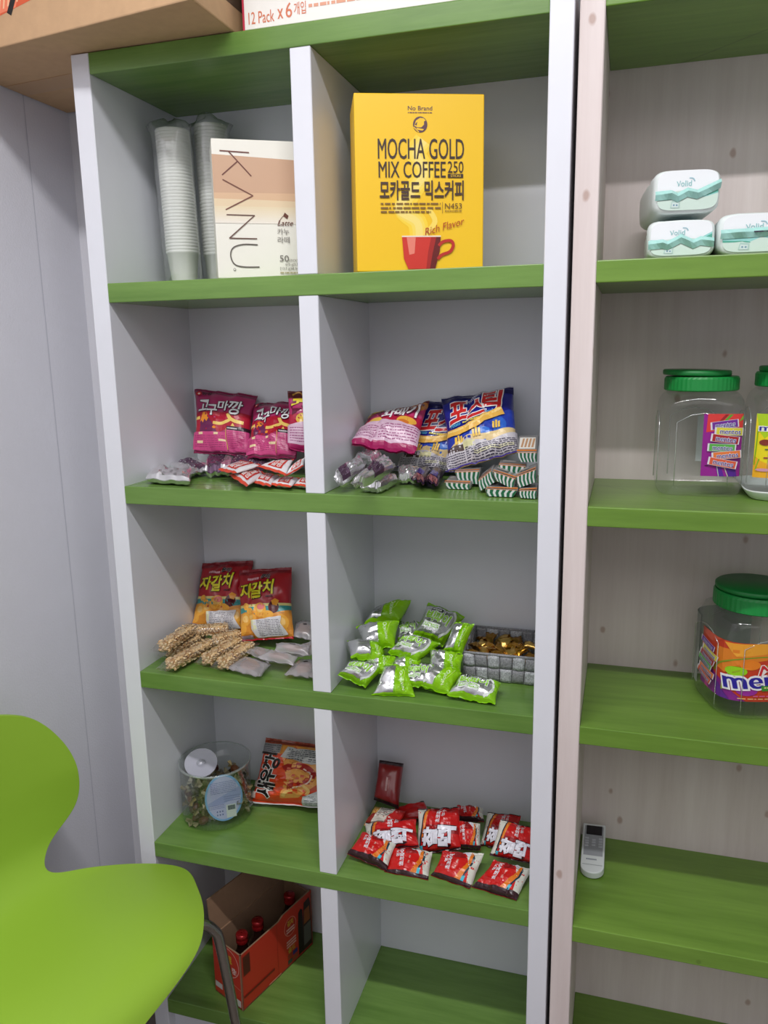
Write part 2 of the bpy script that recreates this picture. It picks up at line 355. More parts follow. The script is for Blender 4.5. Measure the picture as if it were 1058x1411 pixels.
# ================================================================== filled packets
class Bag:
    def __init__(s, c, t, seed=0, seal=.08, pinch=.05, crump=.0015, creases=7, ge=2.6, qe=2.4, gq=.6, folds=1.0, qq=.55, flat=1.0):
        s.qq = qq
        s.TL, s.TR, s.BL, s.BR = [Vector(p) for p in c]; s.t, s.seal, s.pinch, s.crump, s.ge, s.qe, s.gq, s.folds, s.flat = t, seal, pinch, crump, ge, qe, gq, folds, flat
        X = (s.TR-s.TL+s.BR-s.BL); Y = (s.TL-s.BL+s.TR-s.BR); s.N = X.cross(Y).normalized(); s.w = X.length/2; s.h = Y.length/2
        cz = (s.TL.z+s.TR.z+s.BL.z+s.BR.z)/4; cx = (s.TL.x+s.TR.x+s.BL.x+s.BR.x)/4; s.floor = max([z for z in (ZE, ZD, ZC, ZB, ZA) if z < cz+.004] or [0])+.0005
        s.xlo, s.xhi = (L1+.001, MM0-.001) if cx < .359 else (MM1+.001, R0-.001)
        s.seed = seed; r = random.Random(seed*7919+13); s.ph = [r.uniform(0, 6.28) for _ in range(6)]; s.fr = (r.uniform(7, 11), r.uniform(7, 11)); s.cr = []
        for _ in range(creases):
            a = r.uniform(0, PI); s.cr.append((r.uniform(-.8, .8), r.uniform(-.8, .8), math.cos(a), math.sin(a), r.uniform(.25, .7), r.uniform(.05, .13), r.uniform(-1, 1)*crump*1.6))
    def P(s, u, v, off):
        av = abs(v); vi = min(1, av/(1-s.seal)); sg = 1 if v > 0 else 0
        g = max(0, 1-vi**s.ge)**s.gq; q = max(0, 1-abs(u)**s.qe)**s.qq
        h = s.t/2*g*q
        e = max(0, 1-vi); m = s.folds*s.t*.055*math.exp(-e*4.5)*(math.sin(u*s.fr[sg]+s.ph[sg])+.5*math.sin(u*s.fr[sg]*1.9+s.ph[2+sg]))*(1 if vi < 1 else .75)
        m += s.crump*(noise.noise((u*1.6+s.seed, v*1.6, s.seed*.37))+.6*noise.noise((u*4+s.seed, v*4, 5+s.seed*.37)))
        for cx, cy, dx, dy, ln, wd, am in s.cr:
            x, y = u-cx, v-cy; l = x*dx+y*dy; d = abs(-x*dy+y*dx)
            if d < wd and abs(l) < ln: m += am*(1-d/wd)*(1-abs(l)/ln)
        uu = u*(1-s.pinch*(1-vi*vi)); vv = v
        p = (s.TL*(1-uu)+s.TR*(1+uu))*(1+vv)/4 + (s.BL*(1-uu)+s.BR*(1+uu))*(1-vv)/4
        return p, s.N, h, m
    def keep(s, p, off):
        p.z = max(p.z, s.floor+off); p.x = min(max(p.x, s.xlo+off), s.xhi-off); p.y = min(p.y, DEP-.001-off); return p
    def front(s, u, v, off=0): p, n, h, m = s.P(u, v, off); return s.keep(p+n*(h+m+off), off)
    def back(s, u, v): p, n, h, m = s.P(u, v, 0); return s.keep(p+n*(m-h*s.flat), 0)
import bisect as _bis
def grid_lines(n): return [math.sin((-1+2*i/n)*PI/2*.8)/math.sin(PI/2*.8) for i in range(n+1)]
def bag_mesh(name, b, mats, parent=None, nu=20, nv=24, zone=None):
    V = []; F = []; fm = []; H = [[0]*(nu+1) for _ in range(nv+1)]; K = [[0]*(nu+1) for _ in range(nv+1)]
    us, vs = grid_lines(nu), grid_lines(nv)
    zig = .006
    for j in range(nv+1):
        for i in range(nu+1):
            v = vs[j]
            if j in (0, nv) and i % 2: v *= 1-zig
            H[j][i] = len(V); V.append(b.front(us[i], v))
    for j in range(nv+1):
        for i in range(nu+1):
            if i in (0, nu) or j in (0, nv): K[j][i] = H[j][i]; continue
            K[j][i] = len(V); V.append(b.back(us[i], vs[j]))
    for j in range(nv):
        for i in range(nu):
            z = zone((us[i]+us[i+1])/2, (vs[j]+vs[j+1])/2) if zone else (0, 0)
            F.append((H[j][i], H[j][i+1], H[j+1][i+1], H[j+1][i])); fm.append(z[0])
            F.append((K[j][i], K[j+1][i], K[j+1][i+1], K[j][i+1])); fm.append(z[1])
    G = [[V[H[j][i]] for i in range(nu+1)] for j in range(nv+1)]
    def nrm(j, i):
        a = G[j][min(i+1, nu)]-G[j][max(i-1, 0)]; c = G[min(j+1, nv)][i]-G[max(j-1, 0)][i]; n = a.cross(c)
        return n.normalized() if n.length > 1e-12 else b.N
    NN = [[nrm(j, i) for i in range(nu+1)] for j in range(nv+1)]
    def on(u, v, off):
        i = min(max(_bis.bisect_right(us, u)-1, 0), nu-1); j = min(max(_bis.bisect_right(vs, v)-1, 0), nv-1)
        s_ = (u-us[i])/(us[i+1]-us[i]); t_ = (v-vs[j])/(vs[j+1]-vs[j])
        mixq = lambda Q: (Q[j][i]*(1-s_)+Q[j][i+1]*s_)*(1-t_)+(Q[j+1][i]*(1-s_)+Q[j+1][i+1]*s_)*t_
        return b.keep(mixq(G)+mixq(NN)*off, 0)
    b.on = on; b.cuts = (us, vs)
    return obj(name, V, F, mats, parent, fm, True)
def corners(spec, mode):
    """four picture points (TL, TR, BL, BR) each with the depth y, height z or x of the place it stands"""
    f = {'y': pY, 'z': pz, 'x': pX}; return [f[m](*c) for c, m in zip(spec, mode)]
def packet(name, label, cat, group, c, t, mats, art=None, seed=0, nu=24, nv=28, zone=None, body='wrapper', foil=False, **k):
    b = Bag(c, t, seed, **k)
    pts = [b.front(u, v) for u in (-1, 0, 1) for v in (-1, 0, 1)]+[b.back(0, 0)]
    base = Vector((sum(p.x for p in pts)/10, sum(p.y for p in pts)/10, min(p.z for p in pts)))
    root = thing(name, base, label, cat, group)
    bo = bag_mesh(body, b, mats, root, nu, nv, zone)
    if foil: bo.data.polygons.foreach_set('use_smooth', [False]*len(bo.data.polygons))
    if art: art.lay(b.on, root, base=.0004, cuts=b.cuts)
    return root, b
FILM = dict(rough=.28)
def film(c, rough=.28, metal=0): return M(c, rough, metal, coat=.3)
SILVER = M((232, 232, 234), .24, .85); SILVERD = M((150, 150, 154), .25, 1)

# ================================================================== top of the white bookcase
def flat(quad):
    """printing surface on a flat quad TL, TR, BL, BR"""
    TL, TR, BL, BR = [Vector(q) for q in quad]; n = (TR-TL).cross(TL-BL).normalized()
    return lambda u, v, off: ((TL*(1-u)+TR*(1+u))*(1+v)+(BL*(1-u)+BR*(1+u))*(1-v))/4+n*(off-.0004)*.6
CARD = M((196, 160, 122), .8, var=.05, vscale=60, bump=.1)
q = [(-.197, -.035), (.262, -.107), (.262, .205), (-.197, .245)]; z0, z1 = ZT+.0012, ZT+.30
cb = thing('cardboard_box', (.03, .07, ZT), 'large brown cardboard carton overhanging the left end of the bookcase top', 'box')
bmobj('carton', hexa([(x, y, z0) for x, y in q]+[(x, y, z1) for x, y in q], .002), CARD, cb)
A = Art(460, 240, 2, 2, .7)
A.poly([(0, 0), (300, 0), (215, 198), (120, 209), (0, 212)], (214, 92, 56)); A.poly([(110, 150), (190, 150), (160, 204), (110, 207)], (236, 130, 96))
for i in range(7): A.poly([(108+i*9, 205-i), (111+i*9, 205-i), (128+i*8, 160), (124+i*8, 160)], (240, 190, 150))
A.poly([(142, 207), (158, 186), (166, 190), (150, 211)], (30, 28, 26)); A.text('100', 300, 198, 326, 216, (40, 36, 34), .02); A.rect(276, 200, 286, 213, (40, 36, 34))
A.lay(flat([(q[0][0], q[0][1], z1), (q[1][0], q[1][1], z1), (q[0][0], q[0][1], z0), (q[1][0], q[1][1], z0)]), cb)
Art(300, 240, 1, 1, .7).rect(60, 200, 190, 214, (90, 70, 54)).lay(flat([(q[1][0], q[1][1], z1), (q[2][0], q[2][1], z1), (q[1][0], q[1][1], z0), (q[2][0], q[2][1], z0)]), cb)
bmobj('bottom_tape', hexa([(-.19, .085, z0-.0008), (.02, .06, z0-.0008), (.02, .11, z0-.0008), (-.19, .135, z0-.0008), (-.19, .085, z0-.0001), (.02, .06, z0-.0001), (.02, .11, z0-.0001), (-.19, .135, z0-.0001)]), M((186, 150, 112), .45), cb)
sb = thing('snack_carton', (.5, .1, ZT), 'white snack carton with cookie picture standing on the bookcase top', 'box')
bmobj('carton', bx(.275, .684, .006, .20, ZT+.001, ZT+.26, .0015), M((240, 238, 232), .55), sb)
A = Art(410, 260, 4, 4, .5)
A.rect(0, 0, 3, 260, (196, 40, 70))
A.text('12 Pack', 9, 237, 47, 252, (214, 120, 84), .012); A.text('x', 52, 238, 60, 250, (214, 120, 84), .03); A.text('6', 64, 232, 73, 250, (214, 120, 84), .02); A.text('개입', 76, 233, 93, 248, (214, 120, 84), .01)
A.lines(97, 236, 195, 243, 1, (224, 160, 132), 3); A.lines(210, 236, 390, 241, 1, (224, 160, 132), 4)
A.ell(178, 200, 26, 24, (112, 60, 40)).ell(178, 196, 22, 18, (150, 88, 56)).ell(240, 202, 32, 28, (78, 40, 30)).ell(240, 196, 25, 19, (112, 62, 44)).ell(320, 190, 36, 34, (92, 50, 36))
A.lay(flat([(.275, .006, ZT+.26), (.684, .006, ZT+.26), (.275, .006, ZT), (.684, .006, ZT)]), sb)

# ================================================================== top row, left bay: paper cups and the latte box
FILMCLEAR = clear((235, 240, 242), .17, .07, .12)
def upright(TL, TR, yl, h=None):
    """right-hand depth that keeps the top edge level"""
    a = pY(*TL, yl); lo_, hi_ = -.1, .6
    for _ in range(50):
        m = (lo_+hi_)/2
        if (pY(*TR, m).z > a.z) == (pY(*TR, .6).z > pY(*TR, -.1).z): hi_ = m
        else: lo_ = m
    return a, pY(*TR, (lo_+hi_)/2)
CUP = M((236, 236, 230), .6)
cup_me = None
def cups(px, y, top_py, label, seed, lean):
    global cup_me
    base = pY(px, 380, y); base.z = ZA+.0012; topz = pY(px, top_py, y).z
    root = thing('paper_cup_sleeve', base, label, 'paper cups', 'sleeves of paper cups')
    n = 38; st = (topz-base.z-.056)/(n-1)
    for i in range(n):
        if cup_me is None:
            o = bmobj('cup', lathe(base, [(.0195, 0), (.0195, .001), (.0250, .050), (.0264, .051), (.0270, .0535), (.0262, .0555), (.024, .0555)], 24), CUP, root, smooth=True); cup_me = o.data
        else:
            o = bpy.data.objects.new('cup', cup_me); COL.objects.link(o); o.parent = root
        o.location = (lean*i*st, 0, i*st)
    bm = bmesh.new(); rings = []; N = 28; H = topz-base.z; r = random.Random(seed)
    prof = [(0, .028), (.03, .0335), (.1, .0350), (.25, .036), (.4, .0365), (.55, .0355), (.7, .0365), (.85, .037), (.97, .037), (1.015, .034), (1.035, .027), (1.05, .018), (1.06, .008)]
    for k, (f, rad) in enumerate(prof):
        ring = []; rad *= .84
        for i in range(N):
            a = 2*PI*i/N; rr = rad*(1+.05*noise.noise((math.cos(a)*2.5+seed, math.sin(a)*2.5, f*9)))+.0012*abs(math.sin(a*9+f*14+seed))
            if f > 1: rr *= 1+.25*math.sin(a*3+seed+f*20)
            ring.append(bm.verts.new((base.x+lean*f*H+rr*math.cos(a)*(1 if f < 1 else 1.1), base.y+rr*math.sin(a), base.z+f*H-.0*(f > 1)+(.004*math.sin(a*2+seed) if f > 1.03 else 0))))
        rings.append(ring)
    for a, b in zip(rings, rings[1:]):
        for i in range(N): bm.faces.new((a[i], a[(i+1) % N], b[(i+1) % N], b[i]))
    bm.faces.new(rings[-1])
    bmobj('plastic_bag', bm, FILMCLEAR, root, smooth=True)
cups(254, .125, 178, 'sleeve of white paper cups nearest the left panel', 1, -.03)
cups(304, .175, 172, 'sleeve of white paper cups directly behind the latte box', 4, -.02)

a, b = upright((290, 190), (424, 195.5), .008)
if b.x > .338: b = a+(b-a)*((.338-a.x)/(b.x-a.x))
H = a.z-ZA-.0006; dn = Vector((-(b-a).y, (b-a).x, 0)).normalized(); tk = .075
fl = [a-Vector((0, 0, H)), b-Vector((0, 0, H))]; bk = [p+dn*tk for p in fl]
bk[1].x = min(bk[1].x, .34)
lb = thing('latte_box', (fl[0]+fl[1])/2, 'cream and tan latte stick box with tall thin lettering, left bay', 'box')
bmobj('carton', hexa(fl+[bk[1], bk[0]]+[p+Vector((0, 0, H)) for p in (fl[0], fl[1], bk[1], bk[0])], .0015), M((240, 238, 226), .4), lb)
A = Art(935, 1315, 4, 6, .4, 32, 30)
A.poly([(32, 175), (970, 212), (970, 520), (32, 530)], (206, 168, 138)); A.poly([(32, 530), (970, 520), (970, 600), (500, 590), (32, 585)], (220, 184, 148)); A.poly([(32, 585), (500, 590), (970, 600), (970, 655), (32, 655)], (230, 208, 172))
for i in range(8): A.rect(32, 655+i*20, 970, 675+i*20, (int(232+i*1), int(216+i*2.4), int(182+i*5.2)))
br, gr = (112, 62, 52), (92, 84, 78)
A.line([(110, 142), (388, 152)], 11, br, part='lettering').line([(195, 148), (400, 368)], 11, br, part='lettering').line([(275, 235), (122, 365)], 11, br, part='lettering')
A.line([(125, 408), (408, 552), (140, 688)], 11, (122, 76, 62), part='lettering').line([(145, 736), (415, 739), (160, 958), (428, 960)], 11, (108, 80, 70), part='lettering')
A.band([(432, 1018), (290, 1016), (190, 1050), (163, 1125), (195, 1205), (280, 1232), (440, 1233)], 11, gr, part='lettering')
A.ell(195, 1258, 12, 12, gr).ell(195, 1258, 8, 8, (240, 238, 226))
A.poly([(712, 705), (748, 735), (735, 768), (695, 738)], (104, 60, 46)).band([(700, 735), (665, 775), (655, 815)], 5, (104, 60, 46))
A.text('Latte', 635, 780, 792, 832, (104, 60, 46), .0, 0, .35); A.text('카누', 632, 858, 748, 920, (110, 104, 98)); A.text('라떼', 632, 938, 750, 1000, (110, 104, 98))
A.text('50', 645, 1118, 735, 1178, (110, 104, 98)); A.text('STICKS', 738, 1155, 828, 1178, (130, 124, 116)); A.text('675 g(3,300 kcal)', 700, 1192, 930, 1225, (120, 114, 108)); A.text('[13.5 g(66 kcal)x50]', 645, 1232, 925, 1265, (120, 114, 108)); A.lines(645, 1275, 930, 1300, 1, (176, 166, 130), 2)
A.lay(flat([a, b, fl[0], fl[1]]), lb)

# ================================================================== top row, right bay: the yellow coffee box
a, b = upright((487, 127.5), (667.5, 129.5), .004)
H = a.z-ZA-.0006; dn = Vector((-(b-a).y, (b-a).x, 0)).normalized(); tk = .10
fl = [a-Vector((0, 0, H)), b-Vector((0, 0, H))]; bk = [fl[0]+dn*tk, fl[1]+dn*tk]
for p in bk: p.y = min(p.y, .233)
YEL = (243, 196, 28)
yb = thing('coffee_box', (fl[0]+fl[1])/2, 'tall yellow coffee mix box with a red cup picture', 'box')
bmobj('carton', hexa(fl+[bk[1], bk[0]]+[p+Vector((0, 0, H)) for p in (fl[0], fl[1], bk[1], bk[0])], .0015), M(YEL, .38), yb)
A = Art(976, 1360, 5, 7, .38, 40, 30)
for i, w in enumerate((150, 100, 55)): A.band([(520, 1110), (500, 1000), (400-i*20, 900), (470, 760), (560, 620), (500, 480), (560, 380)], w, (248, 212+i*6, 60+i*32), part='steam_picture')
A.band([(560, 1105), (640, 1000), (590, 900)], 40, (250, 220, 100), part='steam_picture')
DK = (58, 40, 32)
A.text('No Brand', 440, 124, 622, 156, (92, 58, 70), .02, part='brand_lettering'); A.lines(440, 166, 620, 180, 1, (120, 86, 70), 1)
A.ell(531, 261, 54, 60, (92, 58, 70), n=28, part='logo'); A.poly([(486, 270), (500, 232), (530, 212), (556, 214), (574, 230), (560, 238), (560, 262), (540, 282), (512, 282)], YEL, part='logo'); A.poly([(500, 285), (560, 296), (548, 306), (510, 300)], YEL, part='logo'); A.poly([(490, 262), (510, 240), (505, 270)], (92, 58, 70), part='logo'); A.line([(482, 280), (520, 318)], 7, YEL, part='logo')
A.text('MOCHA GOLD', 212, 366, 862, 520, DK, .012, part='title_lettering'); A.text('MIX COFFEE', 215, 538, 722, 662, DK, .012, part='subtitle_lettering'); A.text('250', 738, 536, 858, 624, DK, 0); A.rect(738, 632, 856, 662, DK); A.text('STICKS', 760, 638, 838, 656, YEL, .01)
for x0, x1, y0, y1, n, o in ((265, 330, 366, 520, 5, 0),): pass
A.text('모카골드', 222, 686, 525, 830, (70, 48, 36), .035, part='korean_lettering'); A.text('믹스커피', 562, 686, 858, 830, (70, 48, 36), .035, part='korean_lettering')
A.lines(226, 850, 682, 872, 1, (130, 96, 44), 21); A.lines(226, 882, 684, 906, 1, (130, 96, 44), 22); A.lines(226, 912, 608, 936, 1, (130, 96, 44), 23)
A.rect(696, 848, 699, 936, (120, 86, 40)); A.text('N453', 716, 858, 846, 902, (100, 70, 36)); A.lines(716, 912, 846, 926, 1, (120, 86, 40), 6)
A.text('Rich Flavor', 550, 1010, 872, 1066, (176, 70, 30), 0, -.28, .4, part='script_lettering')
A.poly([(385, 1115), (683, 1115), (676, 1230), (640, 1372), (432, 1372), (398, 1290)], (206, 52, 40), part='cup_picture'); A.poly([(640, 1115), (683, 1115), (676, 1230), (640, 1372), (590, 1372), (610, 1250)], (104, 22, 20), part='cup_picture'); A.poly([(610, 1115), (650, 1115), (620, 1250), (598, 1372), (570, 1372), (585, 1240)], (166, 36, 30), part='cup_picture'); A.poly([(420, 1122), (490, 1122), (480, 1250), (440, 1260)], (232, 130, 112), part='cup_picture'); A.rect(384, 1110, 684, 1120, (240, 226, 208), part='cup_picture')
A.band([(668, 1190), (700, 1158), (760, 1150), (780, 1185), (755, 1235), (690, 1262), (660, 1295)], 24, (186, 44, 34), part='cup_picture')
A.lay(flat([a, b, fl[0], fl[1]]), yb)

# ================================================================== shared print designs
def goguma():
    A = Art(490, 570, 14, 16, .3, 55, 32)
    A.rect(55, 32, 545, 82, (128, 34, 74)); A.poly([(78, 262), (540, 240), (540, 400), (365, 400), (300, 432), (70, 432)], (178, 26, 52))
    A.poly([(118, 430), (118, 335), (150, 262), (186, 264), (215, 318), (262, 395), (285, 430)], (112, 38, 84)); A.poly([(118, 345), (150, 262), (186, 264), (212, 314), (184, 342), (166, 322), (148, 352), (134, 332)], (242, 152, 44))
    Y = (240, 206, 108); A.band([(246, 352), (310, 356), (370, 330), (402, 306)], 26, Y).band([(372, 262), (392, 300), (440, 325), (504, 332)], 30, Y).band([(70, 312), (118, 308)], 26, Y); A.poly([(404, 372), (420, 342), (438, 372)], Y).ell(258, 392, 16, 12, (236, 140, 40))
    for t, b in (('고', (104, 150, 200, 246)), ('구', (190, 196, 276, 290)), ('마', (280, 152, 372, 240)), ('깡', (378, 146, 482, 268))): A.text(t, *b, (238, 238, 240), .03, -.06, .15, (34, 20, 30), .06)
    A.rect(62, 432, 366, 572, (206, 74, 132)).rect(374, 410, 540, 572, (200, 70, 128)).rect(374, 378, 540, 410, (44, 22, 34)); A.lines(380, 386, 462, 402, 1, (226, 220, 222), 3)
    A.lines(80, 456, 352, 552, 7, (150, 40, 92), 1, .3).lines(384, 420, 512, 552, 9, (146, 36, 88), 2, .3)
    for r in ((122, 436, 160, 454), (262, 436, 298, 454), (104, 502, 160, 522), (304, 490, 362, 506)): A.rect(*r, (236, 214, 168))
    A.line([(369, 400), (369, 560)], 4, (226, 190, 90)); A.ell(112, 97, 22, 18, (206, 40, 44)).ell(114, 99, 9, 8, (240, 220, 210)); A.text('농심', 140, 86, 216, 112, (40, 18, 30), .03)
    return A
def postick():
    A = Art(100, 104, 14, 16, .28)
    A.rect(0, 0, 100, 13, (28, 26, 84)).rect(0, 0, 100, 2, (190, 190, 200)); A.poly([(0, 60), (30, 66), (60, 56), (100, 40), (100, 80), (0, 86)], (40, 66, 176)); A.ell(52, 74, 18, 10, (60, 120, 214)).ell(80, 64, 10, 12, (52, 104, 204))
    A.poly([(0, 88), (8, 78), (34, 70), (62, 74), (100, 68), (100, 104), (0, 104)], (232, 206, 150))
    for t, b in (('포', (9, 18, 36, 45)), ('스', (36, 22, 62, 46)), ('틱', (60, 10, 87, 43))): A.text(t, *b, (204, 42, 44), .045, -.08, .2, (240, 236, 236), .07)
    A.text('Potastick!', 38, 13, 60, 19, (220, 220, 236), 0, -.5); A.text('Potato', 12, 49, 26, 54, (96, 196, 236), .02, .05); A.lines(29, 50, 58, 54, 1, (232, 214, 70), 5); A.text('Stick', 62, 42, 76, 48, (110, 190, 236), .02, -.15)
    A.band([(5, 59), (25, 62), (50, 58), (86, 44)], 9.5, (238, 186, 84)).band([(6, 57), (26, 60), (50, 56), (85, 42)], 2.5, (250, 214, 130))
    for x, y in ((16, 70), (42, 66), (70, 60)):
        for k in range(3): A.rect(x+k*4.2, y-(k == 1)*2, x+k*4.2+3, y+9, (240, 196, 76))
    A.poly([(0, 84), (34, 76), (66, 84), (100, 76), (100, 104), (0, 104)], (206, 202, 208)); A.rect(4, 80, 28, 87, (70, 50, 46)); A.rect(28, 78, 44, 86, (226, 222, 170)).rect(40, 90, 96, 93, (222, 220, 186)); A.lines(2, 88, 28, 101, 6, (70, 64, 84), 7, .5).lines(30, 84, 99, 101, 8, (84, 80, 98), 8, .5); A.rect(0, 102, 100, 104, (60, 40, 140))
    return A
def pretzel():
    A = Art(100, 74, 10, 10, .3)
    A.rect(0, 0, 100, 10, (104, 44, 48)); A.band([(8, 6), (20, 2), (30, 8), (42, 3)], 2.5, (214, 160, 70)); A.ell(88, 10, 13, 9, (196, 126, 62)).ell(88, 10, 8, 5, (110, 44, 50)).ell(88, 10, 5, 3, (206, 140, 70))
    A.rect(0, 30, 100, 42, (186, 28, 66)); A.ell(78, 38, 16, 6, (236, 176, 70)).ell(24, 36, 12, 7, (242, 200, 84)).ell(74, 40, 9, 3, (214, 120, 50))
    A.rect(34, 11, 80, 17, (150, 96, 60))
    A.text('꿀', 6, 12, 32, 30, (242, 220, 50), .05, 0, .1, (112, 26, 60), .07)
    for t, b in (('꽈', (34, 16, 54, 34)), ('배', (55, 15, 73, 33)), ('기', (75, 13, 92, 32))): A.text(t, *b, (244, 238, 240), .04, -.04, .1, (120, 26, 72), .06)
    A.poly([(0, 44), (38, 38), (100, 46), (100, 66), (0, 66)], (220, 186, 206)); A.lines(3, 46, 36, 64, 6, (150, 66, 120), 4, .4).lines(40, 46, 98, 64, 6, (150, 66, 120), 5, .4); A.rect(0, 66, 100, 74, (166, 26, 92))
    return A
def jagalchi():
    A = Art(495, 700, 14, 18, .3, 455, 100)
    A.rect(455, 100, 950, 160, (140, 28, 40))
    A.rect(455, 462, 950, 490, (232, 216, 140)).rect(455, 488, 950, 560, (62, 150, 150)); A.poly([(455, 545), (600, 520), (800, 560), (950, 530), (950, 780), (455, 780)], (226, 150, 58))
    A.ell(820, 500, 46, 60, (88, 26, 34)); O = (244, 178, 70)
    for e in ((545, 480, 30, 34), (585, 525, 34, 32), (530, 600, 60, 60), (600, 590, 46, 36), (880, 640, 52, 70), (760, 570, 60, 40), (690, 520, 62, 70), (840, 720, 70, 50), (480, 680, 50, 60)): A.ell(*e, O)
    for e in ((530, 596, 34, 34), (690, 510, 34, 36), (880, 640, 28, 40), (600, 585, 22, 18)): A.ell(*e, (250, 204, 120))
    A.ell(700, 490, 40, 30, (232, 130, 126)).poly([(800, 440), (830, 415), (868, 440), (850, 490), (815, 480)], (238, 160, 56))
    for t, b in (('자', (492, 262, 612, 392)), ('갈', (618, 256, 720, 404)), ('치', (724, 236, 826, 372))): A.text(t, *b, (232, 222, 50), .04, -.05, .18, (58, 14, 20), .07)
    A.text('문어!', 700, 176, 782, 222, (34, 26, 30), .06, 0, 0, (232, 226, 226), .05); A.lines(572, 206, 688, 236, 1, (236, 180, 190), 4, .7); A.lines(748, 384, 812, 410, 1, (70, 14, 22), 8, .6)
    A.poly([(604, 612), (880, 586), (866, 650), (916, 752), (630, 768), (606, 700)], (224, 222, 224)).poly([(604, 612), (636, 610), (640, 700), (612, 706)], (232, 232, 190)); A.lines(644, 612, 862, 752, 10, (96, 92, 110), 6, .35); A.rect(455, 772, 950, 800, (196, 30, 42)).rect(470, 742, 600, 776, (166, 150, 160))
    return A
def shrimp():
    A = Art(118, 112, 14, 14, .3)
    A.rect(0, 0, 118, 8, (150, 62, 40)); A.poly([(0, 10), (118, 6), (118, 40), (0, 30)], (226, 150, 70)); A.poly([(0, 26), (34, 24), (40, 60), (70, 84), (118, 70), (118, 112), (0, 112)], (226, 72, 34)); A.poly([(30, 30), (66, 34), (96, 40), (86, 66), (60, 96), (36, 100), (42, 64)], (232, 160, 84))
    A.band([(36, 50), (48, 42), (64, 44), (74, 56), (66, 70), (44, 80)], 11, (172, 40, 36)).band([(40, 80), (30, 88), (22, 94)], 6, (206, 88, 70)); A.band([(62, 46), (74, 57), (68, 72), (50, 81)], 2, (240, 210, 200)); A.band([(40, 96), (44, 88), (52, 84)], 4, (240, 196, 120)).band([(64, 74), (72, 82), (70, 90)], 4, (240, 196, 120))
    A.ell(102, 52, 14, 14, (180, 50, 44)).ell(102, 52, 8, 8, (232, 160, 120)).poly([(84, 12), (118, 12), (118, 26), (88, 24)], (140, 100, 70))
    for t, b in (('깡', (6, 30, 29, 52)), ('우', (6, 54, 28, 74)), ('새', (5, 75, 28, 98))): A.text(t, *b, (30, 24, 26), .05, -PI/2+.1, 0, (236, 232, 230), .07)
    A.poly([(34, 12), (80, 14), (84, 34), (70, 38), (28, 30)], (196, 194, 196)).rect(2, 10, 26, 24, (150, 146, 150)).rect(0, 24, 24, 28, (40, 28, 28)); A.lines(36, 14, 78, 34, 6, (90, 90, 100), 1, .45).lines(3, 11, 25, 23, 4, (84, 84, 92), 2, .45)
    A.poly([(66, 92), (90, 78), (118, 82), (118, 112), (64, 108)], (206, 206, 212)); A.lines(68, 90, 116, 106, 6, (110, 110, 124), 3, .4); A.lines(0, 70, 5, 106, 2, (240, 220, 210), 5)
    A.rect(0, 108, 118, 112, (214, 212, 214))
    return A
def bigpie():
    A = Art(100, 74, 8, 8, .24); L = (134, 194, 20)
    A.rect(0, 0, 100, 9, L).rect(0, 65, 100, 74, L); A.poly([(76, 0), (100, 0), (100, 74), (76, 74), (88, 56), (92, 37), (88, 18)], L)
    A.band([(74, 9), (87, 20), (91, 37), (87, 54), (74, 65)], 5, (220, 226, 220)); A.rect(18, 15, 60, 20, (40, 50, 44)); A.lines(20, 15.5, 58, 19.5, 1, (206, 214, 206), 4, .6)
    for t, b in (('빅', (12, 22, 34, 42)), ('파', (35, 22, 57, 42)), ('이', (58, 22, 76, 42))): A.text(t, *b, (150, 210, 60), .05, 0, 0, (226, 236, 224), .09)
    A.rect(16, 46, 62, 58, (216, 224, 216)); A.lines(18, 48, 60, 56, 2, (140, 200, 60), 5, .6)
    return A
def bigpie_side():
    A = Art(100, 74, 8, 8, .24); L = (138, 198, 18)
    A.rect(0, 0, 100, 8, L).rect(0, 66, 100, 74, L).poly([(52, 0), (100, 0), (100, 74), (56, 74), (52, 40)], L); A.ell(70, 24, 5, 5, (226, 240, 206)).ell(70, 24, 3.4, 3.4, L); A.text('CROWN', 56, 42, 88, 49, (226, 240, 206), .04, 1.35); A.line([(84, 10), (74, 64)], 1, (206, 232, 120))
    return A
def ricepie(big=True):
    A = Art(100, 100, 9, 9, .24); R = (200, 30, 30)
    A.rect(0, 0, 100, 100, R); A.poly([(4, 36), (100, 50), (100, 66), (0, 56)], (150, 24, 28))
    A.poly([(0, 0), (20, 0), (13, 30), (10, 60), (12, 88), (0, 100)], (222, 222, 210)); A.poly([(20, 0), (23, 0), (16, 34), (14, 66), (12, 88), (9, 88), (10, 60), (13, 30)], (34, 44, 52)); A.poly([(23, 0), (32, 0), (22, 36), (18, 70), (14, 70), (16, 34)], (226, 116, 36)); A.line([(27, 0), (18, 50)], 1.2, (240, 170, 60)); A.rect(11, 84, 17, 93, (70, 190, 214))
    A.text('초코파이', 36, 14, 72, 25, (234, 232, 238), .04, -PI/2+.06); A.text('명가', 58, 12, 74, 20, (234, 232, 238), .02, -PI/2+.06)
    A.text('찰', 18, 50, 54, 84, (232, 232, 242), .07, -PI/2+.1, 0, (44, 20, 26), .06).text('떡', 54, 50, 92, 86, (232, 232, 242), .07, -PI/2+.1, 0, (44, 20, 26), .06); A.rect(0, 93, 100, 100, (52, 24, 30)).rect(0, 0, 100, 3, (52, 24, 30))
    return A
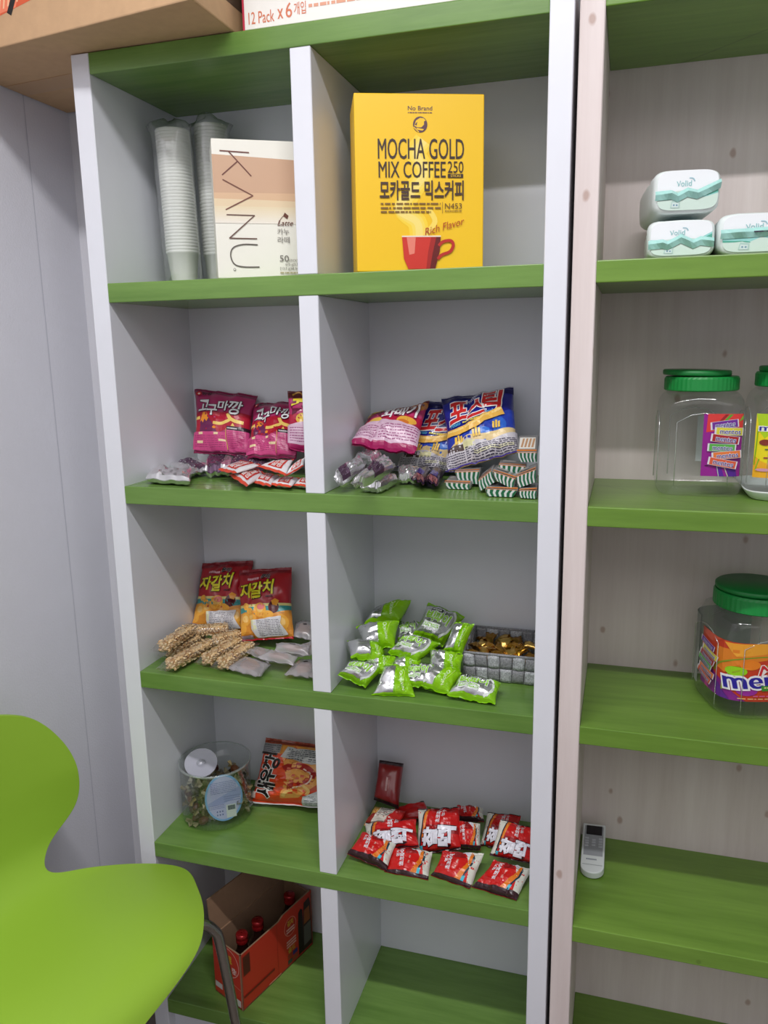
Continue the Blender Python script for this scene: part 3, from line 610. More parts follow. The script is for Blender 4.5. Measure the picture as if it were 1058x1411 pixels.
def ricepie_end():
    A = Art(100, 80, 9, 9, .24); R = (204, 32, 30)
    A.rect(0, 0, 100, 80, R); A.poly([(60, 0), (100, 0), (100, 66), (88, 66), (84, 40)], (216, 218, 206)); A.poly([(72, 0), (84, 10), (86, 30), (72, 66), (58, 66), (74, 34), (76, 18)], (228, 124, 38)); A.poly([(82, 8), (88, 16), (88, 34), (76, 66), (72, 66), (84, 34)], (26, 60, 76)); A.poly([(75, 56), (82, 56), (79, 66), (72, 66)], (70, 190, 214)); A.poly([(48, 0), (66, 0), (76, 12), (72, 16)], (226, 226, 236)); A.poly([(30, 0), (48, 0), (70, 20), (40, 22)], (150, 26, 28))
    A.text('초코파이', 12, 28, 54, 39, (234, 232, 238), .05, 1.45+PI); A.text('명가', 12, 20, 30, 28, (234, 232, 238), .03, 1.45+PI); A.lines(50, 24, 54, 52, 2, (226, 150, 140), 3); A.rect(0, 66, 100, 80, (54, 28, 34))
    return A
def ricecracker():
    A = Art(100, 80, 6, 6, .4)
    A.rect(0, 0, 100, 9, (214, 76, 50)).rect(0, 71, 100, 80, (214, 76, 50)); A.rect(30, 14, 82, 64, (206, 56, 42)); A.text('참쌀', 36, 18, 76, 38, (238, 234, 232), .03); A.text('설병', 36, 41, 76, 60, (238, 234, 232), .03)
    return A
GOG, POS, PRE, JAG, SHR, BIG, BIGS, RIC, RICE_, CRK = goguma(), postick(), pretzel(), jagalchi(), shrimp(), bigpie(), bigpie_side(), ricepie(), ricepie_end(), ricecracker()
PINK = film((176, 52, 104)); NAVY = film((30, 34, 140)); RED = film((176, 34, 46)); DRED = film((150, 30, 40)); ORG = film((206, 80, 44))

# ================================================================== second row, left bay
G2 = 'snack packets on the second row, left bay'
packet('sweet_potato_snack_bag', 'pink snack bag standing at far left with mountain picture', 'snack bag', G2, corners([(268, 536, .222), (355, 545, .222), (267, 625, .165), (344, 628, .165)], 'yyyy'), .04, [PINK], GOG, 1, pinch=.09, crump=.003)
packet('sweet_potato_snack_bag', 'pink snack bag with mountain picture leaning beside the pretzel bag', 'snack bag', G2, corners([(350, 557, .215), (418, 553, .215), (339, 632, .13), (408, 632, .14)], 'yyyy'), .038, [PINK], GOG, 2, pinch=.04, crump=.0038, creases=10)
packet('pretzel_snack_bag', 'magenta pretzel snack bag half hidden by the left bay divider', 'snack bag', G2, [pY(396, 539, .16), Vector((.336, .20, 1.215)), pY(398, 620, .12), Vector((.337, .16, 1.105))], .03, [film((190, 50, 110))], PRE, 3, crump=.002)
SB = 'silver foil bars on the second row'
def bar(label, c, t, seed, group=SB, purple=None, name='foil_bar', **k):
    A = None
    if purple: A = Art(100, 60, 8, 8, .25).poly(purple, (110, 84, 108), metal=.6)
    kw = dict(seal=.12, crump=.003, creases=26, ge=10, qe=8, gq=.35, qq=.35, folds=1.2, pinch=.02); kw.update(k)
    return packet(name, label, 'snack bar', group, c, t, [SILVER], A, seed, 20, 20, foil=True, **kw)
zb = ZB+.010
bar('silver foil bar lying closest to the left panel, second row', corners([(211, 648, zb), (266, 649, zb), (200, 660, zb), (262, 664, zb)], 'zzzz'), .017, 5)
bar('silver foil bar behind the frontmost left silver bar', corners([(228, 643, zb), (268, 632, zb+.008), (262, 654, zb), (293, 647, zb)], 'zzzz'), .017, 6, purple=[(30, 5), (75, 5), (75, 55), (30, 55)])
bar('silver and purple foil bar under the leftmost pink bag', corners([(284, 634, zb+.012), (325, 629, zb+.012), (282, 651, zb+.002), (318, 650, zb+.002)], 'zzzz'), .022, 7, purple=[(5, 0), (70, 0), (60, 60), (10, 60)])
bar('purple foil bar under the second pink bag', corners([(322, 632, zb+.012), (372, 634, zb+.012), (318, 648, zb+.002), (368, 648, zb+.004)], 'zzzz'), .022, 8, purple=[(0, 0), (100, 0), (100, 60), (0, 60)])
WHT = film((232, 230, 232), .4); CG = 'white and red rice cracker sachets'
zc = ZB+.0065
for i, (c, z, lb_) in enumerate((
    ([(332, 634), (361, 641), (300, 648), (322, 653)], (.022, .020, .012, .014), 'white and red cracker sachet farthest left in its heap'),
    ([(351, 644), (366, 653), (315, 654), (339, 671)], (.010, .006, .008, .003), 'white and red cracker sachet at the front left of its heap'),
    ([(362, 652), (386, 655), (343, 664), (372, 671)], (.003, .003, .001, 0), 'white and red cracker sachet low in the middle of its heap'),
    ([(384, 658), (413, 659), (371, 668), (401, 672)], (.003, .003, 0, 0), 'white and red cracker sachet flat at the front, second from the divider'),
    ([(411, 660), (434, 661), (404, 669), (428, 672)], (.003, .003, 0, 0), 'white and red cracker sachet half hidden behind the divider foot'),
    ([(383, 636), (405, 633), (353, 643), (393, 655)], (.03, .032, .02, .018), 'white and red cracker sachet on top, under the second pink bag'),
    ([(401, 643), (421, 629), (391, 658), (418, 643)], (.026, .04, .012, .026), 'white and red cracker sachet tilted on top next to the divider'))):
    packet('cracker_sachet', lb_, 'sachet', CG, [pz(p[0], p[1], zc+dz) for p, dz in zip(c, z)], .011, [WHT], CRK, 20+i, 14, 14, crump=.0012, seal=.12, folds=1.3)

# ================================================================== second row, right bay
G3 = 'snack packets on the second row, right bay'
packet('potato_stick_bag', 'large blue potato stick bag standing upright at the right', 'snack bag', G3, corners([(608, 549, .20), (707, 532, .205), (619, 651, .12), (713, 624, .135)], 'yyyy'), .045, [NAVY], POS, 31, crump=.005, creases=14, pinch=.04)
packet('potato_stick_bag', 'blue potato stick bag squeezed behind the larger blue bag', 'snack bag', G3, corners([(590, 551, .225), (664, 556, .232), (546, 645, .185), (640, 652, .19)], 'yyyy'), .024, [NAVY], POS, 32, crump=.005)
packet('pretzel_snack_bag', 'pink pretzel snack bag tilted against the divider, right bay', 'snack bag', G3, corners([(510, 572, .215), (592, 553, .215), (484, 614, .11), (571, 626, .13)], 'yyyy'), .034, [film((200, 56, 112))], PRE, 33, crump=.004, creases=12)
SB2 = 'silver foil bars in the right bay heap'
pp = [(35, 5), (70, 5), (70, 55), (35, 55)]
bar('silver foil bar at the front of the right bay heap', corners([(528, 653, zb+.002), (549, 660, zb+.002), (494, 671, zb), (523, 673, zb)], 'zzzz'), .02, 41, SB2, [(10, 8), (45, 8), (45, 52), (10, 52)])
bar('silver foil bar leaning on the divider, right bay', corners([(498, 629, zb+.03), (505, 640, zb+.028), (459, 657, zb+.016), (466, 668, zb+.006)], 'zzzz'), .018, 42, SB2, [(0, 34), (100, 34), (100, 50), (0, 50)])
bar('silver foil bar across the middle of the heap, right bay', corners([(530, 630, zb+.034), (546, 640, zb+.03), (482, 666, zb+.02), (498, 668, zb+.014)], 'zzzz'), .018, 43, SB2, [(0, 22), (100, 22), (100, 38), (0, 38)])
bar('crumpled silver bar end under the tilted pink bag', corners([(511, 619, zb+.035), (527, 626, zb+.035), (489, 632, zb+.026), (511, 638, zb+.026)], 'zzzz'), .018, 44, SB2)
bar('silver foil bar behind the dark candies', corners([(548, 646, zb+.01), (580, 646, zb+.01), (549, 662, zb-.001), (576, 662, zb-.001)], 'zzzz'), .018, 45, SB2)
DC = M((56, 36, 66), .18, .8)
for i, (c, lb_) in enumerate((([(580, 643), (596, 646), (566, 660), (583, 668)], 'dark purple twist candy, the left of the pair'), ([(599, 643), (614, 650), (585, 662), (603, 671)], 'dark purple twist candy, the right of the pair'))):
    A = Art(100, 100, 6, 6, .2).rect(20, 55, 80, 78, (70, 70, 190), metal=.7).rect(10, 80, 90, 92, (190, 130, 130), metal=.7)
    packet('twist_candy', lb_, 'candy', 'dark twist candies', [pz(p[0], p[1], ZB+.012+dz) for p, dz in zip(c, (.004, .004, .001, .001))], .019, [DC], A, 50+i, 14, 14, crump=.0015, seal=.15, ge=5, folds=2)
STG = (20, 96, 62)
def stripes():
    A = Art(100, 34, 1, 1, .35); A.rect(0, 0, 100, 34, STG)
    for i in range(5):
        x = 6+i*20; A.poly([(x, 0), (x+9, 0), (x+4, 17), (x+9, 34), (x, 34), (x-5, 17)], (204, 208, 206))
    A.rect(0, 0, 100, 1.5, (226, 130, 50)); return A
STR = stripes(); BISC = Art(100, 60, 1, 1, .4).rect(10, 10, 92, 52, (236, 232, 222))
for i in range(4): BISC.poly([(18+i*18, 46), (26+i*18, 14), (36+i*18, 14), (28+i*18, 46)], (196, 150, 110))
BISC.rect(0, 55, 100, 60, (226, 130, 50))
TOPA = Art(100, 60, 1, 1, .4).poly([(0, 54), (100, 48), (100, 60), (0, 60)], (226, 130, 50)).rect(10, 8, 60, 34, (158, 156, 154))
for i, (f, y, dz, lb_) in enumerate((
    ([(611, 664), (648, 666), (616, 676), (648, 678)], .075, .0, 'green striped biscuit pack lying apart at the left of its heap'),
    ([(626, 650), (661, 649), (632, 662), (660, 663)], .10, .0, 'green striped biscuit pack on top of the leftmost striped pack'),
    ([(658, 663), (677, 648), (661, 674), (683, 660)], .052, .0, 'green striped biscuit pack standing diagonally, left side of heap'),
    ([(678, 649), (711, 660), (683, 659), (707, 671)], .046, .0, 'green striped biscuit pack sloping down to the right, mid heap'),
    ([(686, 640), (725, 643), (690, 651), (723, 654)], .09, .0, 'green striped biscuit pack second from the top of its heap'),
    ([(710, 657), (739, 646), (714, 669), (739, 660)], .042, .0, 'green striped biscuit pack sloping up beside the right post'),
    ([(668, 673), (714, 675), (671, 684), (708, 686)], .026, .0, 'green striped biscuit pack at the bottom front of the heap'),
    ([(714, 676), (740, 675), (716, 686), (739, 688)], .020, .0, 'green striped biscuit pack in the bottom corner by the right post'),
    ([(711, 623), (740, 623), (716, 637), (740, 637)], .09, .0, 'green striped biscuit pack on top with the biscuit picture'))):
    (xa, ya), (xb, yb_), (xc, yc), (xd, yd) = f; f = [(xa, ya-.5), (xb, yb_-.5), (xc, yc+(yc-ya)*.32), (xd, yd+(yd-yb_)*.32)] if i not in (0, 6, 7, 8) else f
    P = [pY(*p, y) for p in f]
    for p in P: p.x = min(p.x, .685)
    back = Vector((-.004, .062 if i not in (4, 8, 1) else .05, .0 if i != 8 else .02)); TL, TR, BL, BR = P
    for p in P: p.z = max(p.z, ZB+.001)
    if back.z < 0: back.z = 0
    root = thing('biscuit_pack', Vector(((TL.x+TR.x)/2, y+.03, min(p.z for p in P))), lb_, 'biscuit pack', 'green striped biscuit packs')
    bm = hexa([BL, BR, BR+back, BL+back, TL, TR, TR+back, TL+back],   .0022, 2)
    for v in bm.verts: v.co += Vector((noise.noise(v.co*70), noise.noise(v.co*70+Vector((9, 0, 0))), noise.noise(v.co*70+Vector((0, 9, 0)))))*.0015
    bmobj('wrapper', bm, film((138, 136, 134), .35), root, smooth=True)
    ins = lambda a, b, k=.03: a+(b-a)*k
    STR.lay(flat([ins(TL, BR), ins(TR, BL), ins(BL, TR), ins(BR, TL)]), root, base=.002)
    t4 = [TL+back, TR+back, TL, TR]; (BISC if i == 8 else TOPA).lay(flat([ins(t4[0], t4[3]), ins(t4[1], t4[2]), ins(t4[2], t4[1]), ins(t4[3], t4[0])]), root, base=.002)

# ================================================================== third row, left bay
G4 = 'snack bags on the third row'
packet('octopus_snack_bag', 'red snack bag with yellow lettering leaning at the back left', 'snack bag', G4, corners([(279, 776, .225), (348, 772, .228), (264, 866, .17), (338, 872, .185)], 'yyyy'), .04, [RED], JAG, 61, crump=.0055, creases=16, pinch=.04)
packet('octopus_snack_bag', 'red snack bag with yellow lettering standing in front, third row', 'snack bag', G4, corners([(329, 786, .20), (401, 781, .205), (333, 884, .145), (405, 880, .15)], 'yyyy'), .045, [RED], JAG, 62, crump=.0055, creases=16, pinch=.05)
# peanut bars: one mesh for all, posed one by one
def blob(bm, c, a, r, mi, n=6):
    ax = Vector(a).normalized(); s1 = ax.orthogonal().normalized(); s2 = ax.cross(s1); rings = []
    for t, k in ((-1, .25), (-.6, .8), (0, 1), (.6, .8), (1, .25)):
        rings.append([bm.verts.new(Vector(c)+ax*(t*r[0])+(s1*math.cos(2*PI*i/n)+s2*math.sin(2*PI*i/n))*(k*r[1])) for i in range(n)])
    for p, q in zip(rings, rings[1:]):
        for i in range(n): bm.faces.new((p[i], p[(i+1) % n], q[(i+1) % n], q[i])).material_index = mi
    bm.faces.new(rings[0][::-1]).material_index = mi; bm.faces.new(rings[-1]).material_index = mi
PEAN = [M((222, 188, 138), .45), M((196, 152, 100), .45), M((234, 208, 166), .45)]
def peanut_mesh():
    r = random.Random(5); bm = bmesh.new()
    for i in range(380):
        x = r.uniform(-.5, .5); f = r.choice((0, 0, 0, 1, 1, 2, 3, 4))
        y, z = {0: (r.uniform(-.011, .011), .0085), 1: (-.0115, r.uniform(-.008, .008)), 2: (.0115, r.uniform(-.008, .008)), 3: (r.uniform(-.011, .011), -.0075), 4: (r.uniform(-.010, .010), r.uniform(-.007, .007))}[f]
        if f == 4: x = r.choice((-.5, .5))*1.01
        blob(bm, (x*.088, y, z), (r.uniform(-1, 1), r.uniform(-1, 1), r.uniform(-.5, .5)+.01), (r.uniform(.0032, .0042), r.uniform(.0019, .0024)), r.choice((0, 0, 1, 2)))
    return bm
pm = bmobj('peanuts', peanut_mesh(), PEAN, None, True, (0, 0, 0)); pean_me = pm.data; bpy.data.objects.remove(pm)
pm = bmobj('core', bx(-.044, .044, -.0105, .0105, -.0085, .0080, .003, 2), M((176, 128, 76), .6), None, True, (0, 0, 0)); core_me = pm.data; bpy.data.objects.remove(pm)
def wrap_mesh():
    bm = bmesh.new(); rings = []; N = 20
    for k, (x, a, b) in enumerate(((-.062, .014, .002), (-.056, .0145, .003), (-.050, .0145, .008), (-.044, .0152, .0125), (-.02, .0155, .0132), (0, .0158, .0135), (.02, .0155, .0132), (.044, .0152, .0125), (.050, .0145, .008), (.056, .0145, .003), (.062, .014, .002))):
        rings.append([bm.verts.new((x+.003*noise.noise((i*.9, k, 3)), (a+.0015*noise.noise((i*.8, k*1.3, 0)))*math.cos(2*PI*i/N), (b+.0018*noise.noise((i*.8, k*1.3, 7)))*math.sin(2*PI*i/N))) for i in range(N)])
    for p, q in zip(rings, rings[1:]):
        for i in range(N): bm.faces.new((p[i], p[(i+1) % N], q[(i+1) % N], q[i]))
    return bm
pm = bmobj('clear_wrapper', wrap_mesh(), clear((240, 242, 244), .13, .03, .1), None, True, (0, 0, 0)); wrap_me = pm.data; bpy.data.objects.remove(pm)
def placed(root, rot, me, name, kind=None, loc=(0, 0, 0), sc=None):
    o = bpy.data.objects.new(name, me); COL.objects.link(o); o.parent = root; o.location = loc
    if rot is not None: o.rotation_euler = rot
    if sc: o.scale = sc
    if kind: o['kind'] = kind
    return o
def peanut_bar(p0, z0_, p1, z1_, label):
    a = pz(*p0, ZC+z0_); b = pz(*p1, ZC+z1_); d = b-a; L = d.length; rot = d.to_track_quat('X', 'Z').to_euler()
    mid = (a+b)/2; root = thing('peanut_bar', mid, label, 'peanut bar', 'wrapped peanut bars'); root.rotation_euler = rot
    k = L/.092
    for me, nm, kd in ((pean_me, 'peanuts', 'stuff'), (core_me, 'core', None), (wrap_me, 'clear_wrapper', None)): placed(root, None, me, nm, kd, sc=(k, .88, .86))
peanut_bar((233, 917), .0145, (291, 886), .0145, 'clear wrapped peanut bar at the front left edge of the shelf')
peanut_bar((233, 900), .0145, (278, 876), .0145, 'clear wrapped peanut bar wedged beneath the topmost left bar')
peanut_bar((224, 892), .038, (263, 866), .036, 'clear wrapped peanut bar lying on top at the far left')
peanut_bar((270, 869), .030, (314, 866), .030, 'clear wrapped peanut bar lying crosswise under the back red bag')
peanut_bar((283, 910), .0145, (327, 884), .0145, 'clear wrapped peanut bar in the middle of the bar heap')
peanut_bar((305, 916), .0145, (344, 890), .0145, 'clear wrapped peanut bar farthest right, beside the frosted cookies')
peanut_bar((296, 884), .020, (328, 874), .020, 'short visible peanut bar end behind the middle bars')
# frosted cookie sachets
FROST = clear((206, 200, 204), .14, .42, .25); COOK = M((164, 124, 100), .7, bump=.4, bscale=300)
CK = 'frosted cookie sachets on the third row'
for i, (c, md, lb_) in enumerate((
    ([(338, 904, .012), (374, 915, .012), (311, 922, .008), (358, 934, .008)], 'zzzz', 'frosted cookie sachet at the front beside the peanut bars'),
    ([(412, 908, .012), (440, 911, .012), (391, 930, .008), (434, 935, .008)], 'zzzz', 'frosted cookie sachet at the front against the divider'),
    ([(374, 896, .03), (412, 904, .03), (352, 907, .022), (404, 917, .022)], 'zzzz', 'frosted cookie sachet in the middle of its heap'),
    ([(380, 886, .045), (428, 889, .045), (378, 897, .036), (426, 904, .036)], 'zzzz', 'frosted cookie sachet lying on top of its heap'),
    ([(357, 893, .024), (376, 897, .024), (337, 898, .016), (370, 914, .016)], 'zzzz', 'frosted cookie sachet below the front red snack bag'),
    ([(408, 856, .19), (434, 854, .20), (402, 877, .15), (434, 884, .15)], 'yyyy', 'frosted cookie sachet standing behind the others at the divider'),
    ([(404, 892, .036), (438, 880, .05), (404, 906, .026), (438, 902, .03)], 'zzzz', 'frosted cookie sachet tilted up against the divider'))):
    C = [pz(p[0], p[1], ZC+p[2]) if m == 'z' else pY(*p) for p, m in zip(c, md)]
    for p in C: p.x = min(p.x, .34)
    root, b = packet('cookie_sachet', lb_, 'cookie sachet', CK, C, .019, [FROST], None, 70+i, 16, 16, crump=.0015, seal=.14, folds=1.6)
    V = []; F = []
    for rr in (0, .5, .9, 1.0):
        for k in range(16): V.append(b.front(.62*rr*math.cos(2*PI*k/16), .62*rr*math.sin(2*PI*k/16), -.003-(.002 if rr == 1 else 0)))
    for j in range(3):
        for k in range(16): F.append((j*16+k, (j+1)*16+k, (j+1)*16+(k+1) % 16, j*16+(k+1) % 16))
    obj('cookie', V, F, COOK, root, smooth=True)
    Art(100, 80, 4, 4, .5).rect(44, 30 if i % 2 else 12, 62, 35 if i % 2 else 17, (40, 36, 40)).lay(b.on, root, base=.0004, cuts=b.cuts)

# ================================================================== third row, right bay: lime pies and the woven basket
LIMEF = film((118, 178, 16), .26); GP = 'lime green and silver pie packets'
SILP = M((220, 221, 222), .24, .85)
for i, (c, md, t, art, lb_) in enumerate((
    ([(513, 845, .20), (567, 829, .215), (500, 862, .15), (550, 856, .17)], 'yyyy', .038, BIGS, 'lime pie packet highest at the back left of its heap'),
    ([(490, 863, .11), (550, 855, .13), (502, 893, .075), (543, 893, .09)], 'yyyy', .04, BIGS, 'half silver half lime pie packet, second up at the left'),
    ([(472, 881, .07), (530, 899, .095), (484, 906, .045), (529, 917, .06)], 'yyyy', .038, BIGS, 'lime pie packet leaning on the divider above the silver one'),
    ([(482, 911, .05), (532, 918, .06), (459, 930, .022), (503, 948, .022)], 'yyyy', .038, BIG, 'silver faced pie packet at the front left corner'),
    ([(530, 914, .05), (564, 919, .055), (511, 962, .008), (572, 961, .02)], 'yyyy', .03, BIGS, 'lime pie packet hanging over the shelf edge at the front'),
    ([(556, 875, .115), (608, 887, .115), (533, 900, .075), (573, 914, .075)], 'yyyy', .04, BIG, 'printed pie packet in the centre of the lime heap'),
    ([(590, 830, .20), (641, 849, .205), (568, 875, .15), (610, 891, .155)], 'yyyy', .042, BIG, 'printed pie packet standing tallest beside the basket'),
    ([(626, 857, .13), (654, 860, .135), (610, 899, .095), (636, 901, .095)], 'yyyy', .03, BIGS, 'silver and lime pie packet pressed against the basket side'),
    ([(599, 914, .075), (636, 929, .07), (567, 942, .035), (618, 957, .03)], 'yyyy', .032, BIGS, 'lime pie packet lying in front of the basket corner'),
    ([(634, 930, .06), (690, 941, .06), (615, 957, .02), (682, 971, .018)], 'yyyy', .03, BIG, 'printed pie packet farthest right in front of the basket'),
    ([(548, 858, .19), (582, 858, .19), (548, 884, .15), (580, 884, .15)], 'yyyy', .022, BIG, 'pie packet hidden in the shade behind the heap'),
    ([(540, 903, .085), (580, 908, .085), (540, 926, .06), (578, 930, .06)], 'yyyy', .02, BIGS, 'pie packet buried under the centre of the heap'),
    ([(562, 914, .07), (606, 917, .07), (556, 946, .03), (592, 948, .035)], 'yyyy', .026, BIG, 'silver faced pie packet between the two front lime packets'),
    ([(592, 893, .10), (638, 902, .09), (590, 922, .065), (634, 930, .07)], 'yyyy', .024, BIGS, 'lime pie packet low at the basket corner, mostly covered'),
    ([(500, 898, .07), (545, 905, .075), (503, 925, .045), (540, 930, .05)], 'yyyy', .022, BIGS, 'lime pie packet in the shade between the left packets'))):
    C = corners(c, md)
    zone = (lambda u, v: (0, 0) if (u > .04 or abs(v) > .84) else (1, 1)) if art is BIGS else (lambda u, v: (1, 1) if abs(v) < .84 and u < .75 else (0, 0))
    for p in C: p.x = max(p.x, .378)
    packet('pie_packet', lb_, 'pie packet', GP, C, t, [LIMEF, SILP], art, 80+i, 22, 22, zone, seal=.1, crump=.0035, creases=14, folds=1.2, ge=4, pinch=.06)
WV = M((176, 178, 182), .5, var=.6, vscale=420, bump=.5, bscale=420); WV2 = M((140, 140, 144), .55, var=.5, vscale=420, bump=.5, bscale=420)
bk_x0, bk_x1, bk_y0, bk_y1, bz = .562, .684, .104, .226, ZC+.0485
bk_ = thing('woven_basket', ((bk_x0+bk_x1)/2, (bk_y0+bk_y1)/2, ZC), 'grey woven strap basket in the right corner of the third shelf', 'basket')
def strap(p0, p1, q0, q1, out, mi):
    """puffed woven cell: bottom edge p0-p1, top edge q0-q1"""
    bm = bmesh.new(); N = 4; th = .0022
    g = [[None]*(N+1) for _ in range(N+1)]
    for j in range(N+1):
        for i in range(N+1):
            u, v = i/N, j/N; p = (p0*(1-u)+p1*u)*(1-v)+(q0*(1-u)+q1*u)*v
            h = (math.sin(PI*(u if mi else v))**.6)*.0016+.0003
            g[j][i] = bm.verts.new(p+out*h)
    for j in range(N):
        for i in range(N): bm.faces.new((g[j][i], g[j][i+1], g[j+1][i+1], g[j+1][i]))
    r = bmesh.ops.extrude_face_region(bm, geom=bm.faces[:])
    for v in r['geom']:
        if isinstance(v, bmesh.types.BMVert): v.co -= out*th
    return bm
fl_ = .006
for side in range(4):
    cs = [(bk_x0, bk_y0), (bk_x1, bk_y0), (bk_x1, bk_y1), (bk_x0, bk_y1)]; A0, B0 = Vector((*cs[side], ZC+.001)), Vector((*cs[(side+1) % 4], ZC+.001))
    ctr = Vector(((bk_x0+bk_x1)/2, (bk_y0+bk_y1)/2, ZC)); out = [Vector((0, -1, 0)), Vector((1, 0, 0)), Vector((0, 1, 0)), Vector((-1, 0, 0))][side]
    def PT(u, v): p = A0.lerp(B0, u); k = 1-(1-v)*.07; return Vector((ctr.x+(p.x-ctr.x)*k, ctr.y+(p.y-ctr.y)*k, ZC+.001+v*.046))
    for r_ in range(2):
        for c_ in range(6):
            mi = (r_+c_+side) % 2; u0, u1, v0, v1 = c_/6+.004, (c_+1)/6-.004, r_/2+.01, (r_+1)/2-.01
            bmobj('strap', strap(PT(u0, v0), PT(u1, v0), PT(u0, v1), PT(u1, v1), out, mi), WV if mi else WV2, bk_, smooth=True)
    bmobj('rim', tube([PT(0, 1.02), PT(.5, 1.02), PT(1, 1.02)], .0022, 8), WV2, bk_, smooth=True)
bmobj('base', bx(bk_x0+.006, bk_x1-.006, bk_y0+.006, bk_y1-.006, ZC+.0006, ZC+.004), WV2, bk_)
GOLD = [M((196, 140, 46), .22, .9), M((160, 118, 52), .3, .8), M((206, 168, 90), .3, .8)]
r = random.Random(11)
for i in range(26):
    x = bk_x0+.016+(i % 7)/6*(bk_x1-bk_x0-.034)+r.uniform(-.004, .004); y = bk_y0+.018+(i//7)/3*(bk_y1-bk_y0-.038)+r.uniform(-.004, .004)
    z = ZC+.034+r.uniform(-.004, .006); a = r.uniform(0, PI); tl = r.uniform(-.7, .9)
    X = Vector((math.cos(a), math.sin(a), 0))*.011; Y = (Vector((-math.sin(a), math.cos(a), 0))*math.cos(tl)+Vector((0, 0, 1))*math.sin(tl))*.013; c0 = Vector((x, y, z))
    packet('gold_candy', 'gold foil wrapped candy lying in the grey woven basket', 'candy', 'gold foil candies in the basket', [c0-X+Y, c0+X+Y, c0-X-Y, c0+X-Y], .010, [GOLD[i % 3]], None, 200+i, 8, 10, crump=.0025, seal=.22, folds=3, creases=6, pinch=.25)

# ================================================================== fourth row, left bay: clear tub of candies and the shrimp snack
PET = clear((225, 235, 235), .065, .008, .05)
tc = Vector((.0975, .110, ZD+.0006)); TR_, TH = .0645, .112
tub = thing('candy_tub', tc, 'round clear plastic tub of mixed candies on the fourth shelf', 'tub')
bmobj('wall', lathe(tc, [(.002, .001), (TR_-.006, .001), (TR_-.001, .004), (TR_, .010), (TR_, TH*.5), (TR_, TH-.004), (TR_+.0015, TH-.002), (TR_+.0015, TH), (TR_-.0012, TH), (TR_-.0012, .010)], 48), PET, tub, smooth=True)
bmobj('rim', lathe(tc, [(TR_+.0018, TH-.0035), (TR_+.002, TH-.001), (TR_+.0008, TH), (TR_-.0014, TH-.001)], 48), clear((230, 240, 240), .3, .25, .1), tub, smooth=True)
# loose lid leaning inside, its blue printed disc turned to the front
ld_c = Vector((.127, .083, ZD+.053)); ln = Vector((.56, -.78, .20)).normalized(); lx = Vector((0, 0, 1)).cross(ln).normalized(); ly = ln.cross(lx)
def disc(c, x, y, n, ra, rb, th, N=36):
    bm = bmesh.new(); A_ = [bm.verts.new(c+x*ra*math.cos(2*PI*k/N)+y*rb*math.sin(2*PI*k/N)+n*th/2) for k in range(N)]; B_ = [bm.verts.new(v.co-n*th) for v in A_]
    bm.faces.new(A_); bm.faces.new(B_[::-1])
    for k in range(N): bm.faces.new((A_[k], B_[k], B_[(k+1) % N], A_[(k+1) % N]))
    return bm
lidd = thing('tub_label_disc', ld_c-Vector((0, 0, .045)), 'round pale blue printed disc standing inside the candy tub', 'lid')
bmobj('disc', disc(ld_c, lx, ly, ln, .034, .042, .002), M((116, 168, 214), .4), lidd)
A = Art(100, 100, 2, 2, .4); A.ell(50, 50, 45, 46, (176, 180, 214), n=36); A.poly([(6, 58), (94, 30), (96, 50), (50, 62), (8, 64)], (150, 160, 204)); A.lines(16, 14, 84, 40, 7, (120, 126, 172), 2, .4); A.lines(50, 46, 92, 60, 3, (120, 126, 172), 3, .4).lines(8, 62, 50, 72, 3, (120, 126, 172), 4, .4); A.rect(54, 66, 80, 94, (206, 214, 206)); A.rect(58, 68, 78, 78, (120, 130, 136))
for k in range(6): A.rect(59+k*3.2, 68.5, 60.4+k*3.2, 77.5, (40, 46, 56))
for k in range(6): A.ell(30+(k % 3)*7, 78+(k//3)*7, 2, 2, (90, 96, 150), n=8)
A.lay(lambda u, v, off: ld_c+lx*(u*.034)+ly*(v*.042)+ln*(.001+off*.6), lidd)
cpn = Vector((.5, -.75, .42)).normalized(); cx_ = Vector((0, 0, 1)).cross(cpn).normalized(); cy_ = cpn.cross(cx_); cpc = Vector((.067, .112, ZD+.098))
cup_ = thing('clear_scoop_lid', cpc, 'translucent white plastic disc resting on the candies', 'lid')
bmobj('disc', disc(cpc, cx_, cy_, cpn, .030, .026, .0015), clear((222, 222, 238), .2, .55, .2), cup_); bmobj('knob', lathe(Vector(cpc), [(.009, 0), (.008, .004), (.002, .006)], 16), clear((222, 222, 238), .25, .3, .15), cup_, smooth=True)
def candy_mesh(seed, main, fan):
    bm = bmesh.new(); blob(bm, (0, 0, 0), (1, 0, 0), (.0085, .0065), 0, 10)
    for s_ in (-1, 1):
        c0 = bm.verts.new((s_*.0075, 0, 0)); ring = [bm.verts.new((s_*(.0155+.001*((k % 2)*2-1)), .0075*math.cos(k*PI/4), .0032*math.sin(k*PI/4)+(.0012 if k % 2 else -.0012))) for k in range(8)]
        for k in range(8): bm.faces.new((c0, ring[k], ring[(k+1) % 8])).material_index = 1
    o = bmobj('candy', bm, [main, fan], None, False, (0, 0, 0)); me = o.data; bpy.data.objects.remove(o); return me
CM = [candy_mesh(1, M((84, 40, 28), .35), M((158, 146, 112), .3, .2)), candy_mesh(2, M((66, 28, 28), .35), M((150, 150, 140), .3, .3)), candy_mesh(3, M((222, 216, 204), .35), M((230, 224, 206), .35)), candy_mesh(4, M((66, 58, 44), .35), M((150, 142, 116), .3, .2)), candy_mesh(5, M((112, 66, 36), .3), M((176, 156, 104), .3, .2))]
CN = ['brown', 'dark red', 'white', 'olive', 'amber']
r = random.Random(4); lay_ = [(20, .011), (20, .022), (20, .033), (20, .044), (18, .055), (12, .066)]
